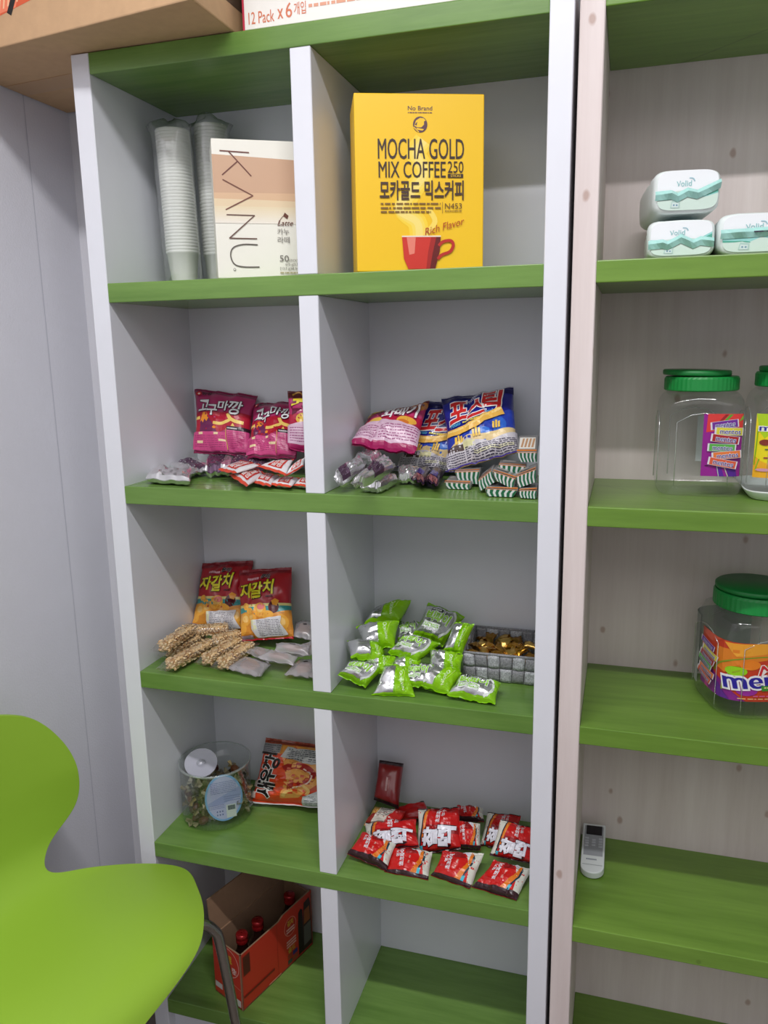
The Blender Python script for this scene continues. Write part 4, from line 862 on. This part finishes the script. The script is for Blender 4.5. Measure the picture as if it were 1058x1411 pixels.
for n_, h_ in lay_:
    for i in range(n_):
        inner = i < n_*.38; rad = r.uniform(.0, .024) if inner else r.uniform(.042, .050); a = 2*PI*i/n_*(2.6 if inner else 1.62)+r.uniform(-.2, .2)
        p = tc+Vector((rad*math.cos(a), rad*math.sin(a), h_+r.uniform(-.002, .003)))
        dd_ = p-ld_c
        if dd_.dot(ln) > -.011 and (dd_-ln*dd_.dot(ln)).length < .046: continue
        k = r.choice((0, 0, 1, 2, 3, 3, 4)); o = bpy.data.objects.new('twist_wrapped_candy', CM[k]); COL.objects.link(o); o.location = p; o.scale = (1.2,)*3; o.rotation_euler = (r.uniform(0, 6), r.uniform(-.6, .6), r.uniform(0, 6))
        tag(o, CN[k]+' twist wrapped candy inside the round clear tub', 'candy', CN[k]+' candies in the tub')
packet('shrimp_snack_bag', 'orange shrimp snack bag lying sideways beside the candy tub', 'snack bag', None, [pY(366, 1016, .20), Vector((.338, .215, .545)), pY(347, 1106, .145), Vector((.339, .155, .455))], .05, [ORG], SHR, 90, crump=.006, creases=16, pinch=.03)

# ================================================================== fourth row, right bay: red rice pies
GR = 'red rice pie packets'; DKB = film((48, 22, 28), .3); RDP = film((196, 30, 30), .26)
dark_ends = lambda u, v: (1, 1) if abs(v) > .84 else (0, 0)
for i, (c, md, t, art, lb_) in enumerate((
    ([(503, 1134, .12), (573, 1128, .125), (505, 1173, .075), (577, 1167, .08)], 'yyyy', .03, RIC, 'red pie packet with big lettering resting on the front left packets'),
    ([(500, 1146, .085), (546, 1163, .08), (473, 1176, .04), (532, 1200, .03)], 'yyyy', .026, RICE_, 'red pie packet at the front next to the divider'),
    ([(541, 1167, .08), (596, 1174, .08), (529, 1207, .028), (590, 1218, .028)], 'yyyy', .026, RICE_, 'red pie packet second from the divider along the front'),
    ([(577, 1115, .145), (633, 1112, .15), (573, 1178, .095), (635, 1171, .10)], 'yyyy', .032, RIC, 'red pie packet with big lettering standing in the heap centre'),
    ([(610, 1173, .08), (667, 1176, .08), (593, 1209, .04), (647, 1231, .025)], 'yyyy', .026, RICE_, 'red pie packet third from the divider along the front'),
    ([(681, 1186, .075), (735, 1198, .075), (649, 1225, .03), (711, 1241, .016)], 'yyyy', .026, RICE_, 'red pie packet at the front beside the right post'),
    ([(690, 1129, .115), (742, 1143, .115), (675, 1179, .08), (742, 1192, .08)], 'yyyy', .03, RIC, 'red pie packet with big lettering half behind the right post'),
    ([(672, 1120, .18), (718, 1124, .185), (661, 1166, .14), (705, 1172, .14)], 'yyyy', .028, RIC, 'red pie packet behind the rightmost lettered packet'),
    ([(630, 1131, .135), (661, 1135, .14), (628, 1170, .11), (662, 1172, .11)], 'yyyy', .024, RICE_, 'red pie packet squeezed right of the central packet'),
    ([(630, 1110, .19), (665, 1113, .195), (628, 1131, .165), (667, 1133, .165)], 'yyyy', .022, RICE_, 'red pie packet at the back behind the central packet'),
    ([(540, 1114, .19), (584, 1104, .20), (544, 1134, .165), (600, 1130, .165)], 'yyyy', .024, None, 'plain red pie packet at the back right of the upright bag'),
    ([(517, 1112, .165), (560, 1119, .165), (497, 1136, .13), (545, 1142, .13)], 'yyyy', .024, 'N', 'pie packet showing its cream nutrition panel at the divider'))):
    C = corners(c, md)
    for p in C: p.x = min(max(p.x, .379), .684)
    if art == 'N':
        art = Art(100, 60, 7, 7, .3); art.rect(0, 0, 100, 60, (222, 214, 200)).poly([(0, 0), (26, 0), (16, 60), (0, 60)], (206, 160, 80)).poly([(4, 30), (22, 26), (20, 56), (4, 60)], (150, 40, 30)).poly([(74, 0), (100, 0), (100, 60), (60, 60)], (196, 34, 32)).lines(28, 6, 68, 36, 6, (90, 90, 96), 2, .5)
    packet('rice_pie_packet', lb_, 'pie packet', GR, C, t, [RDP, DKB], art, 100+i, 22, 22, dark_ends, seal=.1, crump=.003, creases=12, folds=1.2, ge=4, pinch=.05)
A = Art(34, 60, 8, 10, .3); A.lines(15, 20, 17.5, 44, 1, (214, 170, 166), 3, .8); A.lines(18.5, 24, 20, 40, 1, (190, 120, 116), 4, .8)
packet('dark_red_pouch', 'dark red pouch standing upright in the back corner by the divider', 'pouch', None, corners([(523, 1047, .205), (556, 1052, .21), (515, 1102, .17), (549, 1115, .165)], 'yyyy'), .032, [film((140, 28, 28), .3), DKB], A, 130, 20, 22, dark_ends, ge=6, qe=5, pinch=.02)

# ================================================================== bottom row: red carton with bottles
OR = (196, 52, 34); ca = Vector((.180, .012, ZE+.0006)); e1 = Vector((.060, .190, 0)); e2 = Vector((-.072, .030, 0)); hh = .118
if True:
    root = thing('bottle_carton', ca+(e1+e2)/2, 'open red printed bottle carton with a raised brown flap on the lowest shelf', 'carton')
    RC = M(OR, .5); BR = M((150, 118, 92), .8, var=.05, vscale=60); th = .003; n1 = Vector((-e1.y, e1.x, 0)).normalized(); n2 = Vector((-e2.y, e2.x, 0)).normalized()
    def wall(name, a, b, h0, h1, mat_out, nin, notch=None):
        """cardboard sheet, printed outside, brown inside"""
        zs_ = [h0, h1]; prof = [(0, h0)] + ([(notch[0], h0), (notch[1], notch[2]), (1, h1)] if notch else [(1, h1)])
        bm = bmesh.new(); o_ = []; i_ = []
        for t_, z_ in [(0, 0)]+prof+[(1, 0)]:
            p = a.lerp(b, t_)+Vector((0, 0, z_)); o_.append(bm.verts.new(p)); i_.append(bm.verts.new(p+nin*th))
        bm.faces.new(o_); f = bm.faces.new(i_[::-1]); f.material_index = 1
        for k in range(len(o_)): bm.faces.new((o_[k], i_[k], i_[(k+1) % len(o_)], o_[(k+1) % len(o_)])).material_index = 1
        return bmobj(name, bm, [mat_out, BR], root)
    UP = Vector((0, 0, 1))
    wall('front_panel', ca, ca+e1, hh*.98, hh*1.05, RC, n1, (.52, .58, hh*1.03))
    wall('end_panel', ca+e2, ca, hh*.98, hh*.98, RC, Vector((e1.x, e1.y, 0)).normalized())
    wall('end_panel', ca+e1+e2, ca+e1, hh, hh, RC, -Vector((e1.x, e1.y, 0)).normalized())
    wall('back_panel', ca+e2, ca+e1+e2, hh, hh, RC, -n1)
    b0 = ca+e2+UP*hh; b1 = ca+e1+e2+UP*hh; lf = Vector((-.006, .002, .072))
    bmobj('flap', hexa([b0, b1, b1-n1*-.0025, b0-n1*-.0025, b0+lf, b1+lf, b1+lf-n1*-.0025, b0+lf-n1*-.0025]), BR, root)
    bmobj('base', hexa([ca, ca+e1, ca+e1+e2, ca+e2]+[p+UP*.003 for p in (ca, ca+e1, ca+e1+e2, ca+e2)]), BR, root)
    A = Art(350, 200, 2, 2, .5); A.ell(236, 52, 30, 34, (226, 150, 130), n=30).ell(236, 52, 28, 32, (176, 42, 30), n=30); A.text('김치', 222, 28, 250, 48, (206, 180, 60), .04); A.lines(216, 54, 256, 74, 2, (230, 190, 180), 2, .6)
    A.poly([(278, 30), (290, 20), (300, 30), (302, 190), (274, 190), (274, 80)], (34, 24, 26)).poly([(308, 10), (336, 4), (342, 30), (344, 190), (300, 190), (302, 60)], (46, 28, 26)).poly([(308, 40), (336, 36), (338, 90), (306, 92)], (150, 84, 40)).poly([(304, 100), (340, 96), (340, 170), (302, 174)], (96, 96, 90)); A.lines(214, 98, 262, 128, 3, (226, 180, 170), 4, .6); A.text('골드', 220, 130, 256, 148, (196, 180, 60), .02); A.rect(216, 152, 238, 168, (150, 60, 40)).rect(242, 152, 266, 168, (54, 50, 120)).rect(216, 172, 238, 188, (60, 70, 60)).rect(242, 172, 266, 188, (150, 80, 50)); A.rect(8, 10, 40, 80, (120, 34, 24)).rect(10, 14, 38, 76, (84, 30, 22)); A.rect(6, 150, 150, 158, (120, 30, 22)); A.line([(168, 0), (168, 200)], 1.2, (150, 36, 24)); A.rect(120, 190, 180, 195, (220, 150, 120))
    A.lay(flat([ca+UP*hh*.98, ca+e1+UP*hh*.98, ca, ca+e1]), root)
    A = Art(140, 200, 2, 2, .5); A.ell(78, 54, 52, 50, (232, 190, 180), n=30).ell(78, 54, 50, 48, OR, n=30).poly([(84, 100), (92, 118), (98, 98)], (232, 190, 180)); A.text('으로', 60, 28, 96, 52, (206, 190, 50), .04); A.text('찾기 캠!', 54, 62, 116, 84, (236, 216, 210), .03); A.poly([(60, 120), (84, 116), (92, 180), (60, 180)], (36, 24, 26)); A.rect(92, 168, 132, 192, (214, 206, 204)).rect(4, 156, 40, 176, (206, 200, 200)); A.line([(40, 112), (134, 128)], 1.6, (226, 160, 140))
    A.lay(flat([ca+e2+UP*hh*.98, ca+UP*hh*.98, ca+e2, ca]), root)
    GL = M((36, 18, 14), .08); CAPM = M((150, 26, 30), .25, .5)
    for k, (s1, lb_) in enumerate(((.15, 'dark glass bottle with red cap nearest the carton front corner'), (.36, 'dark glass bottle with red cap, second in the carton'), (.80, 'dark glass bottle with red cap at the far end of the carton'))):
        p = ca+e1*s1+e2*(.34 if k < 2 else .30)+UP*.0036
        bt = thing('sauce_bottle', p, lb_, 'bottle', 'bottles in the red carton')
        bmobj('glass', lathe(p, [(.001, 0), (.018, .0), (.0195, .003), (.0195, .07), (.017, .082), (.0105, .095), (.0095, .104), (.0095, .112)], 24), GL, bt, smooth=True)
        cp_ = bmobj('cap', lathe(p+UP*.108, [(.0108, 0), (.0112, .001), (.0112, .007), (.0104, .0085), (.0112, .010), (.0112, .0165), (.0095, .0185), (.001, .019)], 24), CAPM, bt, smooth=True)

# ================================================================== pine bookcase, first row: wet wipes
TEAL = (150, 212, 206); TEAL2 = (84, 168, 146)
def wipes(c, w, dp, h, yaw, label, strip):
    """soft pack, long axis into the shelf, end seal towards the room; c is the middle of the near bottom edge"""
    root = thing('wet_wipes_pack', c, label, 'wet wipes', 'packs of wet wipes')
    cs, sn = math.cos(yaw), math.sin(yaw); X = Vector((cs, sn, 0)); Y = Vector((-sn, cs, 0)); UPv = Vector((0, 0, 1)); c = Vector(c)
    bm = bmesh.new(); NA, NL = 32, 14; rings = []
    for k in range(NL+1):
        t = k/NL; e = min(1, min(t, 1-t)/.10); s_ = .90+.10*math.sqrt(max(0, 1-(1-e)**2)); ring = []
        for i in range(NA):
            a = 2*PI*i/NA; ca_, sa = math.cos(a), math.sin(a); ex = 2/5.0
            x = math.copysign(abs(ca_)**ex, ca_)*w/2*s_; z = h/2+math.copysign(abs(sa)**ex, sa)*h/2*(s_ if sa > 0 else 1)
            p = c+X*x+Y*(t*dp)+UPv*z; q_ = noise.noise(p*45)*.0018
            ring.append(bm.verts.new(p+X*q_*ca_+UPv*(q_*sa if sa > 0 else 0)))
        rings.append(ring)
    for p, q_ in zip(rings, rings[1:]):
        for i in range(NA): bm.faces.new((p[i], p[(i+1) % NA], q_[(i+1) % NA], q_[i]))
    bm.faces.new(rings[0][::-1]); bm.faces.new(rings[-1])
    bmobj('wrapper', bm, M((232, 240, 238), .35), root, smooth=True)
    lc = c+Y*(dp*.5)+UPv*(h-.001); bm = disc(lc, X, Y, UPv, w*.34, dp*.30, .007)
    bmesh.ops.bevel(bm, geom=[e_ for e_ in bm.edges], offset=.0015, segments=2, affect='EDGES', profile=.5); bmobj('lid', bm, M((158, 216, 220), .35), root, smooth=True)
    def f(u, v, off):
        m_ = max(abs(u), abs(v)); k_ = 1 if m_ < 1e-6 else ((abs(u)/m_)**5+(abs(v)/m_)**5)**(-.2); return c+X*(u*k_*w/2*.89)+UPv*(h/2+v*k_*h/2*.89)-Y*((off-.0004)+.001)
    A = Art(100, 70, 12, 12, .35); A.rect(0, 0, 100, 40, (238, 242, 244)); A.poly([(0, 40), (50, 34), (100, 40), (100, 70), (0, 70)], (206, 226, 214))
    A.poly([(0, 36), (24, 38), (36, 46), (52, 36), (68, 44), (100, 24), (100, 42), (74, 50), (54, 43), (38, 52), (0, 48)], TEAL); A.poly([(0, 47), (38, 51), (40, 53), (0, 51)], TEAL2); A.poly([(78, 42), (100, 28), (100, 40), (82, 46)], TEAL2)
    A.text('Volid', 30, 18, 56, 28, (150, 200, 200), .03); A.band([(52, 14), (58, 15), (61, 20)], 2, (160, 196, 206)); A.rect(22, 54, 38, 66, (176, 206, 196)).rect(24, 57, 36, 65, (206, 222, 218)).ell(28, 61, 1.6, 1.6, (110, 150, 170), n=8).ell(33, 61, 1.6, 1.6, (110, 150, 170), n=8)
    A.lay(f, root)
    # folded end seal standing proud of the end
    K = {0: [(-1, .40), (-.5, .42), (-.3, .35), (0, .46), (.3, .40), (.62, .50), (1, .62)], 1: [(-1, .36), (-.55, .38), (-.4, .33), (0, .50), (.38, .34), (.6, .42), (1, .36)], 2: [(-1, .50), (-.3, .51), (0, .52), (.4, .53), (1, .56)]}[int(strip)]
    def zk(u):
        for (u0, z0_), (u1, z1_) in zip(K, K[1:]):
            if u <= u1: return z0_+(z1_-z0_)*(u-u0)/(u1-u0)
        return K[-1][1]
    V = []; F = []; us_ = sorted(set([-1+i/8 for i in range(17)]+[p[0] for p in K])); n_ = len(us_)-1
    for u in us_:
        zz = h*zk(u); pr_ = .0045+.002*math.sin(u*9)
        for dz, dy in ((.005, .0003), (.0005, pr_), (-.006, .0003)): V.append(c+X*(u*w/2*.95)+UPv*(zz+dz)-Y*(.0022+dy))
    for i in range(n_):
        for j in range(2): a_ = i*3+j; F.append((a_, a_+3, a_+4, a_+1))
    obj('end_seal', V, F, M((166, 216, 208), .35), root)
    if strip > 1: bmobj('mark', hexa([c+X*x+UPv*z_-Y*y_ for z_ in (h*.50, h*.53) for x, y_ in ((-.006, .0075), (.010, .0075), (.010, .006), (-.006, .006))]), M((56, 44, 66), .5), root)
zw = Z2A+.0006
pL = pY(891, 330, .018); pR = pY(986, 330, .018); hw = pY(938, 302, .018).z-zw
wipes(((pL.x+pR.x)/2, .018, zw), pR.x-pL.x, .175, hw, .0, 'wipes pack at the lower left, under another pack', 1.0)
pL3 = pY(989, 330, .018); wipes((pL3.x+.0455, .018, zw), .091, .175, pY(1030, 292, .018).z-zw, .03, 'wipes pack at the lower right, cut by the photo edge', 2.0)
pA = pY(899, 265, .022); pB = pY(996, 265, .022); wipes(((pA.x+pB.x)/2, .022, zw+hw+.008), (pB.x-pA.x)*.98, .165, pY(950, 231, .022).z-(zw+hw+.008), .10, 'wipes pack stacked on top of the lower left one', 0.3)

# ================================================================== square clear jars with green lids
def sq(a, half, ex): c_, s_ = math.cos(a), math.sin(a); k = (abs(c_)**ex+abs(s_)**ex)**(-1/ex); return half*k*c_, half*k*s_
LIDG = M((22, 140, 62), .42); LIDG2 = M((18, 122, 54), .42)
def jar(c, half, H, lr, yaw, label, lh=.022, open_=0.0, ex=6):
    c = Vector(c); root = thing('candy_jar', c, label, 'jar', 'clear jars with green lids'); N = 56
    bm = bmesh.new(); rings = []
    for z, k, e in ((.0005, .80, ex), (.0005, .90, ex), (.004, .97, ex), (.012, 1, ex), (H*.3, 1, ex), (H*.80, 1, ex), (H*.87, .99, ex*.9), (H*.92, .965, ex*.75), (H*.96, .92, 3.4), (H*.99, lr/half*1.0, 2.3), (H, lr/half*.94, 2), (H+.012, lr/half*.94, 2)):
        ring = []
        for i in range(N): x, y = sq(2*PI*i/N, half*k, e); ring.append(bm.verts.new((c.x+x*math.cos(yaw)-y*math.sin(yaw), c.y+x*math.sin(yaw)+y*math.cos(yaw), c.z+z)))
        rings.append(ring)
    for p, q_ in zip(rings, rings[1:]):
        for i in range(N): bm.faces.new((p[i], p[(i+1) % N], q_[(i+1) % N], q_[i]))
    bm.faces.new(rings[0][::-1]); bmobj('body', bm, PET, root, smooth=True)
    # embossed panel edge on each face
    for q4 in range(4):
        a0 = q4*PI/2; P = []
        for t in ((-.62, .10), (-.62, .72), (-.3, .79), (0, .81), (.3, .79), (.62, .72), (.62, .10)):
            x, y = half*1.004, t[0]*half; xx = x*math.cos(a0)-y*math.sin(a0); yy = x*math.sin(a0)+y*math.cos(a0)
            P.append((c.x+xx*math.cos(yaw)-yy*math.sin(yaw), c.y+xx*math.sin(yaw)+yy*math.cos(yaw), c.z+H*t[1]))
        bmobj('panel_edge', tube(P, .0007, 6), clear((235, 240, 240), .35, .22, .1), root, smooth=True)
    lz = c+Vector((0, 0, H+.001)); lid = thing('lid', lz); lid.parent = root; lid.location = lz-worldloc(root)
    bm = bmesh.new(); M_ = 96; rings = []
    for z, k, rib in ((0, 1.0, 0), (.0015, 1.03, 1), (lh*.85, 1.03, 1), (lh, 1.0, 0), (lh, .2, 0)):
        rings.append([bm.verts.new((lz.x+(lr*k*(1+(.008 if (rib and i % 2) else 0)))*math.cos(2*PI*i/M_), lz.y+(lr*k*(1+(.008 if (rib and i % 2) else 0)))*math.sin(2*PI*i/M_), lz.z+z)) for i in range(M_)])
    for p, q_ in zip(rings, rings[1:]):
        for i in range(M_): bm.faces.new((p[i], p[(i+1) % M_], q_[(i+1) % M_], q_[i]))
    bm.faces.new(rings[-1]); bmobj('ring', bm, LIDG, lid, smooth=False)
    top = lathe(Vector((0, 0, 0)), [(lr*.3, 0), (lr*.93, 0), (lr*.95, .0015), (lr*.95, .006), (lr*.92, .0075), (.001, .0075)], 64); sh = Vector((-lr*open_*1.1, 0, lh+.0005))
    for v in top.verts: v.co.z += -v.co.x*open_*.18+lr*open_*.16; v.co += lz+sh
    bmobj('flip_top', top, LIDG2, lid, smooth=True)
    def wrap(a0, a1, z0_, z1_):
        def f(u, v, off):
            a = a0+(a1-a0)*(u+1)/2; x, y = sq(a-yaw, half, ex); x *= 1+(off+.0003)/half; y *= 1+(off+.0003)/half
            return Vector((c.x+x*math.cos(yaw)-y*math.sin(yaw), c.y+x*math.sin(yaw)+y*math.cos(yaw), c.z+z0_+(z1_-z0_)*(v+1)/2))
        return f
    return root, wrap
ROLLS = ((112, 44, 150), (216, 206, 60), (170, 36, 40), (90, 172, 76), (228, 122, 60), (216, 92, 58)); NV = (44, 34, 140)
def rolls(A, spots, w, h, out=True):
    for k, (x, y, rt) in enumerate(spots):
        c_, s_ = math.cos(rt), math.sin(rt); R = lambda px, py: (x+px*c_-py*s_, y+px*s_+py*c_)
        A.poly([R(-w/2, -h/2), R(w/2, -h/2), R(w/2, h/2), R(-w/2, h/2)], (222, 216, 226)); A.poly([R(-w*.43, -h*.46), R(w*.46, -h*.46), R(w*.46, h*.46), R(-w*.43, h*.46)], ROLLS[k % 6])
        A.text('mentos', x-w*.30, y-h*.18, x+w*.38, y+h*.34, NV, .03, rt, 0, (236, 234, 240), .05)
# left jar, second row
H1 = pY(965, 541, .11).z-Z2B-.0006
j1, wr = jar((.901, .158, Z2B+.0006), .057, H1, .049, .03, 'clear square jar with purple candy label, second row left', .020, .13)
A = Art(390, 580, 12, 6, .35, 435, 470); P_ = (146, 26, 140)
A.rect(435, 470, 825, 1050, P_); A.poly([(480, 470), (825, 470), (825, 600), (470, 640)], (218, 60, 56)); A.poly([(650, 530), (700, 475), (730, 475), (680, 530)], (90, 160, 50)).poly([(780, 540), (825, 480), (825, 520)], (120, 180, 60)).poly([(600, 540), (660, 475), (690, 475), (630, 540)], (150, 34, 36))
A.poly([(590, 940), (620, 1050), (680, 1050), (640, 940)], (90, 30, 150)).poly([(690, 960), (720, 1050), (790, 1050), (770, 940)], (80, 30, 140)); A.line([(604, 950), (628, 1050)], 8, (190, 190, 180)).line([(680, 970), (712, 1050)], 8, (190, 190, 180)); A.rect(476, 948, 512, 956, (50, 10, 50))
rolls(A, ((645, 568, -.13), (690, 630, .03), (652, 700, .12), (622, 780, .03), (668, 848, -.1), (632, 920, .17)), 265, 72)
zt = lambda py, y: pY(990, py, y).z-Z2B
A.lay(wr(-PI/2+.02, -PI/2+.80, zt(657, .10), zt(571, .10)), j1)
A = Art(100, 100, 10, 4, .6).rect(0, 0, 100, 100, (206, 210, 208)); A.lay(wr(PI/2-.05, PI/2-.95, .035, H1*.72), j1)
# right jar on its white tray, cut by the frame
tr = thing('white_tray', (1.035, .155, Z2B), 'shallow white plastic tray under the right jar', 'tray')
bm = bmesh.new(); rings = []
for z, k in ((.0006, .062), (.001, .066), (.012, .074), (.014, .075), (.014, .073), (.003, .064), (.003, .01)):
    ring = []
    for i in range(48): x, y = sq(2*PI*i/48, k, 6); ring.append(bm.verts.new((1.035+x, .152+y, Z2B+z)))
    rings.append(ring)
for p, q_ in zip(rings, rings[1:]):
    for i in range(48): bm.faces.new((p[i], p[(i+1) % 48], q_[(i+1) % 48], q_[i]))
bm.faces.new(rings[0][::-1]); bm.faces.new(rings[-1]); bmobj('dish', bm, M((226, 232, 230), .4), tr, smooth=True)
H2 = pY(1040, 535, .11).z-Z2B-.0046
j2, wr = jar((1.022, .154, Z2B+.0046), .057, H2, .049, 0, 'clear square jar with yellow candy label standing on a white tray', .020, 0)
A = Art(390, 590, 12, 6, .35, 845, 465)
A.rect(845, 465, 1235, 1055, (232, 214, 20)); A.poly([(845, 465), (1235, 465), (1235, 700), (900, 720), (870, 640)], (172, 206, 22)); A.poly([(845, 1055), (845, 850), (880, 900), (960, 960), (1235, 1000), (1235, 1055)], (232, 170, 30)); A.band([(858, 600), (855, 760), (850, 940)], 5, (120, 180, 30)).band([(872, 880), (858, 980)], 5, (120, 180, 30))
A.text('mentos', 866, 575, 1080, 620, (40, 44, 150), .06, 0, 0, (240, 240, 236), .08); A.band([(1000, 565), (1040, 550), (1090, 558)], 10, (230, 150, 110)); A.ell(922, 694, 30, 32, (240, 220, 30)).ell(895, 726, 26, 28, (130, 50, 30)); A.lines(895, 780, 1220, 800, 1, (90, 120, 60), 1, .6).lines(930, 820, 1220, 838, 1, (160, 50, 60), 2, .6).lines(892, 858, 1220, 876, 1, (150, 40, 60), 3, .6); A.rect(992, 966, 1080, 1032, (232, 232, 226))
for k in range(7): A.rect(1000+k*11, 970, 1005+k*11, 1018, (50, 50, 50))
A.rect(940, 975, 976, 1004, (60, 60, 110)).ell(895, 980, 34, 14, (206, 150, 170))
A.lay(wr(-PI/2-.80, -PI/2+.72, pY(1050, 658, .10).z-Z2B-.0046, pY(1050, 570, .10).z-Z2B-.0046), j2)
# third row jar, turned a little
H3 = pY(1030, 842, .12).z-Z2C-.0006
j3, wr = jar((.996, .152, Z2C+.0006), .070, H3, .058, .28, 'clear jar with orange mixed candy label, third row', .024, .05, 4.0)
A = Art(835, 650, 16, 8, .35, 165, 545)
A.rect(165, 545, 1000, 1195, (196, 62, 36)); A.poly([(165, 900), (250, 880), (420, 1000), (560, 1195), (165, 1195)], (132, 36, 136)); A.poly([(240, 1195), (300, 1195), (260, 1090), (235, 1090)], (200, 60, 150)).poly([(400, 1195), (480, 1195), (400, 1040), (360, 1040)], (96, 40, 140))
A.poly([(370, 640), (700, 600), (1000, 640), (1000, 760), (760, 700), (560, 760), (440, 900), (370, 860)], (222, 128, 40)); A.poly([(430, 560), (620, 545), (1000, 545), (1000, 640), (700, 650), (500, 700)], (232, 160, 50)); A.band([(360, 930), (400, 820), (520, 720), (700, 690), (900, 720)], 14, (130, 150, 40)).band([(430, 1100), (440, 960), (520, 850), (700, 780)], 10, (150, 170, 40)); A.poly([(190, 545), (420, 545), (300, 640), (190, 600)], (206, 84, 60))
A.ell(575, 783, 56, 54, (232, 130, 36), n=24).ell(502, 860, 58, 54, (150, 206, 30), n=24).ell(566, 1072, 58, 56, (150, 44, 150), n=24).ell(820, 1080, 60, 58, (206, 60, 40), n=24)
A.text('Mix', 610, 770, 830, 880, (206, 40, 50), .02, -.2, .4, (240, 226, 220), .06); A.text('mentos', 440, 880, 960, 1030, (44, 34, 150), .06, -.12, 0, (238, 236, 240), .07); A.poly([(640, 1010), (940, 980), (940, 1030), (650, 1070)], (60, 140, 50)); A.lines(660, 1020, 900, 1040, 1, (236, 226, 150), 3, .7); A.lines(600, 1115, 900, 1135, 1, (206, 90, 140), 5, .7).lines(520, 1148, 900, 1165, 1, (226, 190, 130), 6, .6)
rolls(A, ((262, 690, .18), (300, 770, .2), (275, 840, .22), (255, 905, .22), (285, 985, .12), (265, 1050, .3)), 200, 68)
A.lay(wr(-PI+.14, -PI/2+1.15, pY(1000, 955, .10).z-Z2C, pY(1000, 877, .10).z-Z2C), j3)
A = Art(100, 100, 14, 4, .6).rect(0, 0, 100, 100, (150, 152, 150)); A.lay(wr(PI-.05, PI/2-.1, .02, H3*.85), j3)

# ================================================================== air conditioner remote leaning at the back of the fourth row
rt_ = [pY(799.5, 1133, .226), pY(832, 1137, .226), pY(796.5, 1200, .126), pY(830, 1207, .126)]
for p in rt_: p.x = max(p.x, W1+.001)
rt_[3] = rt_[2]+(rt_[1]-rt_[0])
rt_ = [p+Vector((.003, -.012, .008)) for p in rt_]
TL, TR, BL, BR = rt_; nr = (TR-TL).cross(TL-BL).normalized(); rc = thing('remote_control', (BL+BR)/2-nr*.008, 'white and grey air conditioner remote leaning in the corner', 'remote')
RQ = lambda u, v, off: ((TL*(1-u)+TR*(1+u))*(1+v)+(BL*(1-u)+BR*(1+u))*(1-v))/4+nr*off
bm = bmesh.new(); out_ = [(-1, 1), (1, 1), (1, -.70)]+[(math.cos(a), -.70-.30*math.sin(a)) for a in [PI*k/10 for k in range(1, 10)]]+[(-1, -.70)]
fr_ = [bm.verts.new(RQ(u, v, 0)) for u, v in out_]; bb_ = [bm.verts.new(RQ(u, v, -.014)) for u, v in out_]
bm.faces.new(fr_[::-1]); bm.faces.new(bb_)
for k in range(len(out_)): bm.faces.new((fr_[k], fr_[(k+1) % len(out_)], bb_[(k+1) % len(out_)], bb_[k]))
bmesh.ops.recalc_face_normals(bm, faces=bm.faces[:]); bmesh.ops.bevel(bm, geom=bm.edges[:], offset=.0018, segments=2, affect='EDGES', profile=.5)
bmobj('shell', bm, M((222, 228, 228), .4), rc, smooth=False)
Art(100, 150, 1, 1, .4).rect(8, 6, 94, 100, (160, 164, 170)).rect(6, 127, 95, 128.5, (160, 166, 168)).lines(22, 109, 68, 114, 1, (140, 146, 158), 2, .8).lay(lambda u, v, off: RQ(u*.96, v*.97, off*.5+.0001), rc)
def rbox(name, u0, v0, u1, v1, th, m, bev=.0006): bmobj(name, hexa([RQ(u0, v1, .0001), RQ(u1, v1, .0001), RQ(u1, v0, .0001), RQ(u0, v0, .0001), RQ(u0, v1, th), RQ(u1, v1, th), RQ(u1, v0, th), RQ(u0, v0, th)], bev), m, rc)
rbox('screen', -.66, .90, .72, .52, .0012, M((26, 24, 32), .2))
for cx0 in (-.58, .02, .62):
    for k in range(4 if cx0 != .02 else 3):
        v0 = .40-k*.105-(.06 if cx0 == .02 else 0); rbox('button', cx0-.17, v0, cx0+.17, v0-.065, .0018, M((188, 192, 198), .45))
bpy.data.objects.remove(bpy.data.objects['t'])
